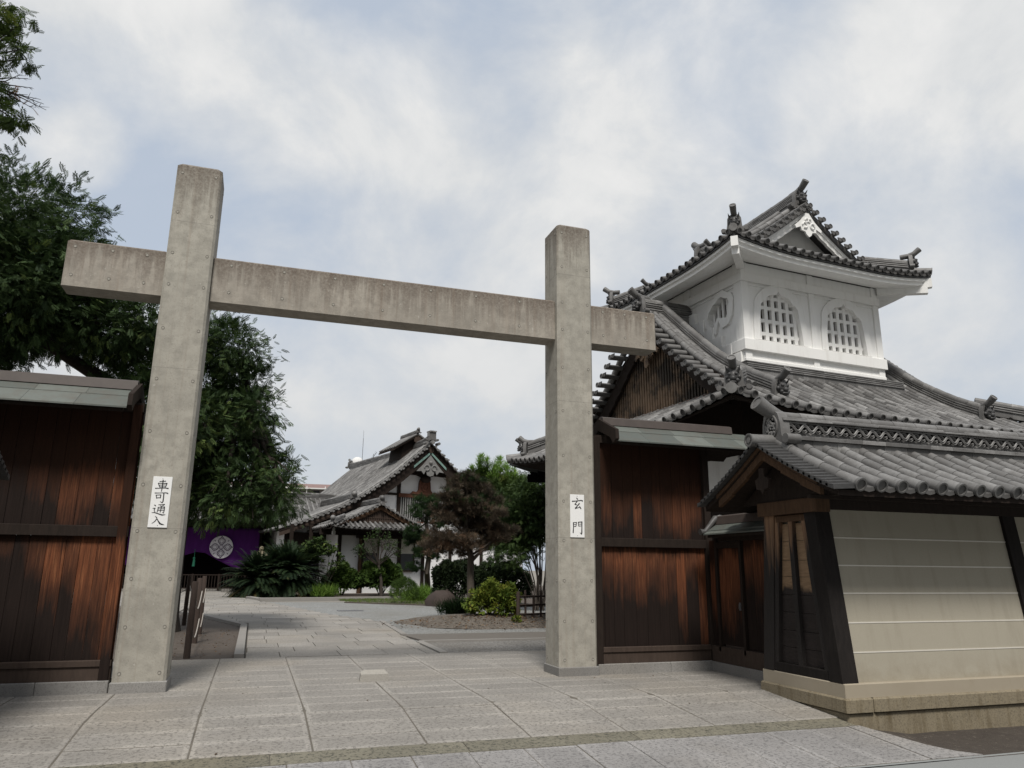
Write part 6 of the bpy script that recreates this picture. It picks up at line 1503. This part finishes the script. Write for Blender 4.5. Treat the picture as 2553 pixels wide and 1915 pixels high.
# nearer tree, only its branch tips reach into the top left corner
NTp = atd(-420, 1300, 15); nt = thing('overhanging_tree', 'tree off the left edge whose branch tips hang in the top left corner', 'tree', (NTp.x, NTp.y, 0))
nb = px_blobs([(-40, 10, 40), (8, 40, 18), (30, 62, 16), (52, 72, 13), (10, 95, 18), (40, 108, 11), (55, 128, 10), (-15, 228, 26), (12, 240, 17), (30, 258, 13), (48, 262, 9), (-35, 95, 40), (-130, 150, 90), (-170, 330, 90), (-230, 60, 130), (-330, 250, 150), (-70, 262, 34), (-20, 20, 26), (22, 12, 11), (-340, 480, 110), (-80, 120, 40)], 14.5, .35)
m = MB(); b0 = Vector((NTp.x, NTp.y, -.2)); fk = b0+Vector((.3, 0, 4.8)); m.tube([b0, b0.lerp(fk, .5)+Vector((.1, 0, 0)), fk], [.35, .27, .22], 10)
hub = Vector(nb[12][0]); m.tube([fk, fk.lerp(hub, .5), hub], [.2, .12, .07], 8)
for c, r in nb: limb(m, hub if Vector(c).x > hub.x-1.5 else fk, c, .03 if r < .5 else .06, .008, .05, 6)
tw_ = atd(-40, 175, 14.5)                # bare twigs
for (x, y) in ((100, 238), (88, 215), (70, 190), (60, 205), (95, 225), (60, 170), (45, 160), (72, 235)):
    e_ = atd(x, y, 14.5); mid = Vector(tw_).lerp(e_, .55)+Vector(RNG.normal(0, .06, 3)); m.tube([tw_, mid, e_], [.018, .010, .004], 5)
    for _ in range(3):
        t_ = random.uniform(.45, .9); q = mid.lerp(e_, t_); m.tube([q, q+Vector((random.uniform(.02, .16), random.uniform(-.05, .05), random.uniform(-.12, .10)))], [.006, .002], 4)
part('trunk', m, 'bark_dark', nt, True, smooth=60)
C, Dd, tn = clumps(nb, 75, .11); foliage('crown', 'leaf_near', nt, C, Dd, RNG.uniform(.13, .23, len(C)), *PINN, tn)
C = np.array([atd(x, y, 14.5) for x, y in ((30, 200), (45, 190), (62, 215), (70, 232), (38, 185), (20, 180))]); foliage('dry_leaves', 'leaf_orange', nt, C, RNG.normal(0, 1, (6, 3))+[0, 0, -1], np.full(6, .16), *PINN, np.full(6, .4))

# cycads in front of the big hall
def cycad(x, y, R_, H_, nf, label):
    t = thing('cycad', label, 'cycad', (x, y, .03), 0, 'cycads at the edge of the planting bed')
    m = MB(); m.tube([(0, 0, -.1), (.05, 0, .5), (.02, .05, H_*.38)], [.3, .28, .2], 10); part('trunk', m, 'bark_dark', t)
    P_, Dv, S_, tn = [], [], [], []
    LE = tmpl([leafq(0, 0, s*.85, 1, .10, .1) for s in (-1, 1)])
    for f in range(nf):
        az = RNG.uniform(0, 2*pi); el = RNG.uniform(-.32, 1.22); L = R_*RNG.uniform(.9, 1.15); p = np.array([.0, 0, H_*.36]); d = np.array([cos(az)*cos(el), sin(az)*cos(el), sin(el)])
        old = el < -.12 and RNG.random() < .4
        tone = .95 if old else RNG.uniform(.15, .7)
        for k in range(30):
            p = p+d*L/30; d = d+np.array([0, 0, -.020-.012*(k/15)]); d /= np.linalg.norm(d)
            if k > 3: P_.append(p.copy()); Dv.append(d.copy()); S_.append(.40*R_/1.9*(1-.5*abs(k-15)/15)); tn.append(tone)
    foliage('fronds', 'leaf_cycad', t, np.array(P_)+np.array([x, y, .03]), Dv, S_, *LE, tn, .95)
cycad(1.95, 46.2, 2.3, 2.8, 290, 'large dark cycad right of the smaller cycad in the planting bed'); cycad(.35, 45.9, 1.95, 2.1, 230, 'smaller dark cycad at the left end of the planting bed')
# clipped round shrubs
def bush(name, x, y, z, rx, rz, matname, label, group, n=2600, size=.13, T=WHORL, lump=.18, cat='shrub', stems=True):
    t = thing(name, label, cat, (x, y, z), 0, group)
    dirs = unit(RNG.normal(size=(n, 3))); dirs[:, 2] = np.where(dirs[:, 2] < -.35, -dirs[:, 2], dirs[:, 2])
    ph = RNG.uniform(0, 6, 6); lum = 1+lump*(np.sin(dirs[:, 0]*5+ph[0])*np.sin(dirs[:, 1]*5+ph[1])+.7*np.sin(dirs[:, 2]*7+ph[2])*np.sin(dirs[:, 0]*8+ph[3]))
    rad = np.where(RNG.random(n) < .75, .90+.14*RNG.random(n), .5+.4*RNG.random(n))*lum
    C = np.array([x, y, z+rz*.82])+dirs*rad[:, None]*np.array([rx, rx, rz])
    C[:, 2] = np.maximum(C[:, 2], z+.05)
    tn = np.clip(.45+.25*np.sin(dirs[:, 0]*9+ph[4])*np.sin(dirs[:, 1]*9+ph[5])+RNG.normal(0, .16, n), 0, 1)
    foliage('foliage', matname, t, C, dirs+RNG.normal(0, .5, (n, 3)), RNG.uniform(.7, 1.3, n)*size, *T, tn, .3)
    if stems:
        m = MB()
        for k in range(7): an = 2*pi*k/7; m.tube([(.05*cos(an), .05*sin(an), -.05), (rx*.35*cos(an), rx*.35*sin(an), rz*.6), (rx*.55*cos(an), rx*.55*sin(an), rz*1.1)], [.03, .022, .01], 5)
        part('stems', m, 'bark_dark', t)
    return t
GB = 'clipped round shrubs in front of the hall'
q = gnd(737, 1287); bush('clipped_shrub', q.x, q.y, .03, 1.02, .92, 'leaf_ball', 'round dark green shrub right of the tall leafy shrub', GB, 3200, .16)
q = gnd(822, 1287); bush('clipped_shrub', q.x, q.y, .03, 1.32, 1.08, 'leaf_ball', 'larger round green shrub under the small bare tree', GB, 4200, .16)
# tall leafy shrub between cycad and ball
q = gnd(693, 1288); sh = thing('leafy_shrub', 'tall thin stemmed shrub with bright green top beside the cycad', 'shrub', (q.x, q.y, .03))
bl = px_blobs([(668, 1182, 15), (690, 1178, 17), (712, 1185, 12), (724, 1190, 8), (682, 1200, 14), (735, 1212, 8), (722, 1222, 7), (665, 1215, 10), (676, 1172, 9)], q.y, .4); m = MB()
for c, r in bl: limb(m, (q.x+random.uniform(-.2, .2), q.y, 0), c, .04, .012, .07, 6)
part('stems', m, 'bark', sh, True); C, Dd, tn = clumps(bl, 150, .12); foliage('foliage', 'leaf_shrub', sh, C, Dd, RNG.uniform(.14, .24, len(C)), *BROAD, np.clip(tn+.15, 0, 1))
# small sparse tree in front of the porch
q = gnd(818, 1288); bt = thing('small_tree', 'small crooked tree with sparse olive leaves before the porch', 'tree', (q.x, q.y-.9, .03))
m = MB(); b0 = Vector((q.x, q.y-.9, 0)); k1 = atd(818, 1222, b0.y*1.025); m.tube([b0, b0.lerp(k1, .5)+Vector((.08, 0, 0)), k1], [.12, .09, .08], 8)
tips = [atd(x, y, b0.y*1.025+RNG.uniform(-.5, .5)) for x, y in ((782, 1178), (796, 1160), (815, 1150), (835, 1156), (850, 1172), (858, 1190), (786, 1196), (800, 1185), (840, 1185), (828, 1170), (775, 1190), (808, 1168))]
for tpt in tips:
    limb(m, k1, tpt, .045, .008, .16, 6)
    for _ in range(4): limb(m, k1.lerp(tpt, random.uniform(.4, .8)), tpt+Vector(RNG.normal(0, .28, 3)), .014, .004, .12, 4)
part('trunk', m, 'bark_dark', bt, True, smooth=60); C, Dd, tn = clumps([(tuple(x), .22) for x in tips], 110, .2); foliage('leaves', 'leaf_shrub', bt, C, Dd, RNG.uniform(.09, .15, len(C)), *BROAD, tn*.6)
# cloud pruned pine left of the brown tree
q = gnd(925, 1290); np_ = thing('niwaki_pine', 'dark cloud pruned pine between porch and brown tree', 'tree', (q.x, q.y, .03))
pads = px_blobs([(912, 1088, 17), (930, 1098, 12), (897, 1108, 13), (920, 1118, 13), (890, 1150, 14), (908, 1162, 18), (885, 1172, 11), (925, 1170, 14), (905, 1195, 15), (895, 1225, 12), (935, 1080, 12), (945, 1130, 14), (935, 1200, 14)], 41, .5); m = MB()
b0 = Vector((q.x, q.y, 0)); top = Vector(atd(924, 1090, 41.2)); pts = [b0, Vector(atd(922, 1235, 41.2)), Vector(atd(930, 1180, 41.2)), Vector(atd(920, 1130, 41.2)), top]; m.tube(pts, [.18, .15, .12, .09, .05], 8)
for c, r in pads: limb(m, min(pts[1:], key=lambda z_: (z_-Vector(c)).length), c, .05, .02, .1, 6)
part('trunk', m, 'bark', np_, True, smooth=60); C, Dd, tn = clumps([(c, r*.9) for c, r in pads], 170, .15); Dd[:, 2] = np.abs(Dd[:, 2])+.5; foliage('needles', 'leaf_pine', np_, C, Dd, RNG.uniform(.14, .24, len(C)), *NEEDLE, tn)
# brown dying pine in the mound
q = Vector((6.9, 24.6, .1)); dp = thing('brown_pine', 'brown half dead pine with layered twiggy crown beside the yellow bush', 'tree', (q.x, q.y, .12))
dd = hypot(q.x, q.y)
pads = px_blobs([(1000, 1050, 34), (1030, 1062, 34), (968, 1070, 22), (1055, 1085, 26), (985, 1095, 30), (1020, 1100, 34), (948, 1100, 18), (1010, 1135, 30), (965, 1125, 22), (1050, 1130, 24), (945, 1165, 24), (975, 1168, 26), (1008, 1172, 22), (1045, 1165, 28), (1080, 1158, 20), (1100, 1150, 12), (1068, 1140, 16), (930, 1185, 16), (1075, 1110, 14), (955, 1185, 18), (1000, 1195, 14)], dd, .7)
m = MB(); pts = [q-Vector((0, 0, .3)), Vector(atd(1016, 1250, dd)), Vector(atd(1017, 1200, dd)), Vector(atd(1005, 1150, dd)), Vector(atd(1012, 1100, dd)), Vector(atd(1008, 1055, dd))]; m.tube(pts, [.15, .115, .105, .08, .06, .03], 10)
m.tube([Vector(atd(1018, 1212, dd)), Vector(atd(1035, 1195, dd)), Vector(atd(1060, 1172, dd))], [.07, .05, .035], 8)
for c, r in pads:
    limb(m, min(pts[2:], key=lambda z_: (z_-Vector(c)).length), c, .045, .015, .10, 6, 1)
    for _ in range(16): p_ = Vector(c)+Vector(RNG.normal(0, r*.45, 3)); m.tube([Vector(c), p_, p_+Vector(RNG.normal(0, r*.3, 3))+Vector((0, 0, .08))], [.012, .007, .003], 4, 1)
part('trunk', m, ['bark', 'bark_dark'], dp, True, smooth=60)
C, Dd, tn = clumps(pads, 185, .15, .6); Dd[:, 2] = np.abs(Dd[:, 2])*.6+.2; tn = np.clip(tn+(.25-.5*(C[:, 2]-C[:, 2].min())/np.ptp(C[:, 2])), 0, 1); foliage('dead_needles', 'leaf_dead', dp, C, Dd, RNG.uniform(.12, .21, len(C)), *NEEDLE, tn)
C, Dd, tn = clumps(pads[:8], 40, .15); Dd[:, 2] = np.abs(Dd[:, 2]); foliage('green_needles', 'leaf_pine', dp, C, Dd, RNG.uniform(.10, .18, len(C)), *NEEDLE, tn)
# bright pine tops behind
q = atd(1075, 1200, 43); lp_ = thing('young_pine', 'bright yellow green pine rising behind the brown tree', 'tree', (q.x, q.y, .0))
m = MB(); b0 = Vector((q.x, q.y, -.1)); m.tube([b0, Vector(atd(1076, 1060, 43))], [.16, .08], 8); P_, Dv, S_ = [], [], []
for (x, y, h) in ((1020, 1008, 40), (1038, 985, 45), (1050, 990, 40), (1068, 1000, 45), (1008, 1030, 40), (1082, 990, 40), (1095, 1005, 40), (1110, 1015, 36), (1028, 1030, 40), (1060, 1030, 40), (1090, 1035, 40), (1118, 1040, 36), (1000, 1045, 36), (1045, 1050, 30), (1130, 1030, 30)):
    a0, a1 = Vector(atd(x+RNG.uniform(-4, 4), y+h, 43+RNG.uniform(-.6, .6))), Vector(atd(x, y, 43+RNG.uniform(-.6, .6))); limb(m, Vector(atd(1076, 1090, 43)), a0, .05, .02, .05, 5); m.tube([a0, a1], [.02, .008], 5)
    for t_ in lin(0, 1, 30): P_.append(a0.lerp(a1, t_)+Vector(RNG.normal(0, .06, 3))); Dv.append((a1-a0).normalized()+Vector(RNG.normal(0, .45, 3))); S_.append(.50-.18*t_)
part('trunk', m, 'bark', lp_, True)
C, Dd, tn = clumps(px_blobs([(1040, 1055, 34), (1085, 1060, 36), (1110, 1075, 34), (1065, 1085, 34), (1120, 1110, 36), (1095, 1120, 40), (1130, 1150, 34), (1100, 1165, 30)], 43, .8), 60, .3); Dd[:, 2] = np.abs(Dd[:, 2])+.3; foliage('lower_needles', 'leaf_shrub', lp_, C, Dd, RNG.uniform(.3, .5, len(C)), *NEEDLE, np.clip(tn+.2, 0, 1))
foliage('needles', 'leaf_lime', lp_, np.array(P_), np.array(Dv), S_, *NEEDLE, RNG.uniform(.2, .9, len(P_)))
# tall many stemmed shrub at the right post
q = gnd(1163, 1318); ms = thing('many_stemmed_shrub', 'tall shrub with fanning thin stems left of the right gate post', 'shrub', (q.x, q.y, .0)); m = MB(); dd = hypot(q.x, q.y)
tips = [(1100, 1195), (1112, 1175), (1122, 1160), (1130, 1140), (1140, 1120), (1150, 1100), (1158, 1085), (1165, 1075), (1172, 1120), (1180, 1090), (1190, 1150), (1200, 1110), (1128, 1110), (1145, 1060), (1160, 1050), (1175, 1045), (1118, 1090), (1110, 1130)]
bl = []
for (x, y) in tips:
    e_ = atd(x, y, dd+RNG.uniform(-.8, .8)); b0 = Vector((q.x+RNG.uniform(-.25, .25), q.y+RNG.uniform(-.25, .25), 0)); mid = b0.lerp(e_, .5)+Vector((RNG.uniform(-.05, .05)+.12, 0, .35)); m.tube([b0, b0.lerp(mid, .5)+Vector((.06, 0, .1)), mid, e_], [.030, .026, .022, .010], 6); bl.append((tuple(e_), .52)); bl.append((tuple(mid.lerp(e_, .6)), .36)); bl.append((tuple(e_+Vector((RNG.uniform(-.9, .1), .5, RNG.uniform(-.2, .3)))), .45))
part('stems', m, 'bark', ms, True, smooth=60); C, Dd, tn = clumps(bl, 95, .26); foliage('foliage', 'leaf_shrub', ms, C, Dd, RNG.uniform(.15, .26, len(C)), *PINN, tn*.75)
# dark evergreen mass behind
for (x, y, r, lb) in ((1085, 1245, 46, 'very dark evergreen shrub behind the yellow bush'), (985, 1240, 36, 'very dark evergreen shrub behind the brown pine trunk')):
    c = atd(x, y, 36.5); rr_ = r*KP/F*37; bush('dark_shrub', c.x, c.y, 0, rr_*1.25, max(c.z*.75, rr_*.95), 'leaf_dark', lb, None, 4200, .17, BROAD)
# yellow bush
q = gnd(1066, 1345); bush('yellow_bush', q.x, q.y, .05, .64, .58, 'leaf_yellow', 'yellow green leafy bush at the foot of the brown pine', None, 2600, .13, BROAD, .34)
q2 = gnd(1115, 1352); bush('small_plant', q2.x, q2.y, .02, .13, .13, 'leaf_yellow', 'tiny yellow green plant right of the yellow bush', None, 130, .08, BROAD, cat='plant')
# grasses
def tuft(name, x, y, h, w_, matname, label, n, group=None, cat='grass tuft'):
    t = thing(name, label, cat, (x, y, .02), 0, group); C = np.stack([x+RNG.normal(0, w_*.4, n), y+RNG.normal(0, w_*.4, n), np.full(n, .0)], 1); Dv = RNG.normal(0, .35, (n, 3)); Dv[:, 2] = 1
    foliage('blades', matname, t, C, Dv, RNG.uniform(.6, 1.15, n)*h, *BLADE, RNG.uniform(0, 1, n), .1); return t
G_ = 'grass tufts along the planting bed'
q = gnd(694, 1290); tuft('grass_tuft', q.x, q.y-.2, .78, .9, 'leaf_grass', 'bright green grass tuft right of the large cycad', 240, G_)
q = gnd(907, 1298); tuft('grass_tuft', q.x, q.y, .85, 1.1, 'leaf_grass', 'bright green grass clump left of the red rock', 260, G_)
q = gnd(985, 1330); tuft('grass_tuft', q.x, q.y, .62, .5, 'leaf_pine', 'dark grass tuft at the foot of the brown pine', 170, G_)
q = gnd(872, 1304); bush('mounded_grass', q.x, q.y, 0, .62, .62, 'leaf_ball', 'rounded green mound of fine leaves beside the bright grass clump', None, 1500, .15, BLADE, .08, 'plant', False)
q = gnd(850, 1278); bush('red_flower_plant', q.x, q.y, 0, .4, .5, 'leaf_ball', 'small dark plant with a red flower before the hall', None, 300, .12, BROAD, cat='plant')
# rock
m = MB(); q = gnd(957, 1308)
m.rings([[(q.x+random.uniform(.92, 1.06)*.72*r_*cos(a_)*(1+.12*sin(3*a_)+.06*sin(7*a_)), q.y+.7*r_*sin(a_), z_*(1+.08*sin(4*a_+1))*random.uniform(.9, 1.06)) for a_ in [2*pi*i/18 for i in range(18)]] for r_, z_ in ((1.02, -.1), (1., .2), (.84, .45), (.5, .62), (.2, .66))])
rk = struct('garden_rock', m, 'rock_red', smooth=40); del rk['kind']; rk['label'] = 'rounded dark reddish garden rock between grass and brown pine'; rk['category'] = 'rock'
# lawn, ground litter, back planting
n_ = 5200; lx = RNG.uniform(4.3, 12, n_); ly = RNG.uniform(33, 42.2, n_); ok = (ly > 38.3-(lx-4.3)*1.02) & (ly < 42.0); C = np.stack([lx, ly, np.full(n_, .0)], 1)[ok]; Dv = RNG.normal(0, .5, (len(C), 3)); Dv[:, 2] = 1
o = foliage('lawn', 'leaf_lawn', None, C, Dv, RNG.uniform(.07, .15, len(C)), *BLADE, RNG.uniform(0, 1, len(C)), .1); o['kind'] = 'stuff'
FL = tmpl([leafq(0, 0, 0, 1, .3, .2)])
n_ = 1500; an = RNG.uniform(0, 2*pi, n_); rad = RNG.random(n_)**.6; C = np.stack([7.4+rad*3.7*np.cos(an), 22.9+rad*2.6*np.sin(an), .24*(1-rad**1.5)+.03], 1); Dv = RNG.normal(0, 1, (n_, 3)); Dv[:, 2] *= .2
o = foliage('fallen_leaves', 'leaf_litter', None, C, Dv, RNG.uniform(.05, .12, n_), *FL, RNG.uniform(0, 1, n_), .9); o['kind'] = 'stuff'
n_ = 260; C = np.stack([RNG.uniform(-3, -.25, n_), RNG.uniform(15.4, 22, n_), np.full(n_, .01)], 1); Dv = RNG.normal(0, 1, (n_, 3)); Dv[:, 2] *= .2
o = foliage('soil_leaf_litter', 'leaf_litter', None, C, Dv, RNG.uniform(.03, .08, n_), *FL, RNG.uniform(0, 1, n_), .9); o['kind'] = 'stuff'
n_ = 46; C = np.stack([RNG.uniform(-1.5, 7, n_), RNG.uniform(7.9, 14.5, n_), np.zeros(n_)], 1); C[:, 2] = [zg(y)+.008 for y in C[:, 1]]; Dv = RNG.normal(0, 1, (n_, 3)); Dv[:, 2] *= .1
o = foliage('paving_litter', 'leaf_litter', None, C, Dv, RNG.uniform(.02, .05, n_), *FL, RNG.uniform(0, .6, n_), .9); o['kind'] = 'stuff'
# trees behind the hall roofs, right of the far end
for (x, y, r, d, lb) in ((2175, 1020, 14, 70, 'distant dark leafy treetop at the right edge behind the tower roof'),):
    c = atd(x, y+6, d); t = thing('distant_tree', lb, 'tree', (c.x, c.y, 0)); m = MB(); m.tube([(0, 0, -.1), (0, 0, c.z)], [.25, .1], 7); part('trunk', m, 'bark_dark', t)
    C, Dd, tn = clumps(px_blobs([(x, y+8, 12), (x+20, y+10, 12), (x-12, y+14, 9), (x+34, y+6, 10)], d, 1), 12, .5); foliage('crown', 'leaf_tree', t, C, Dd, RNG.uniform(.4, .8, len(C)), *BROAD, tn)
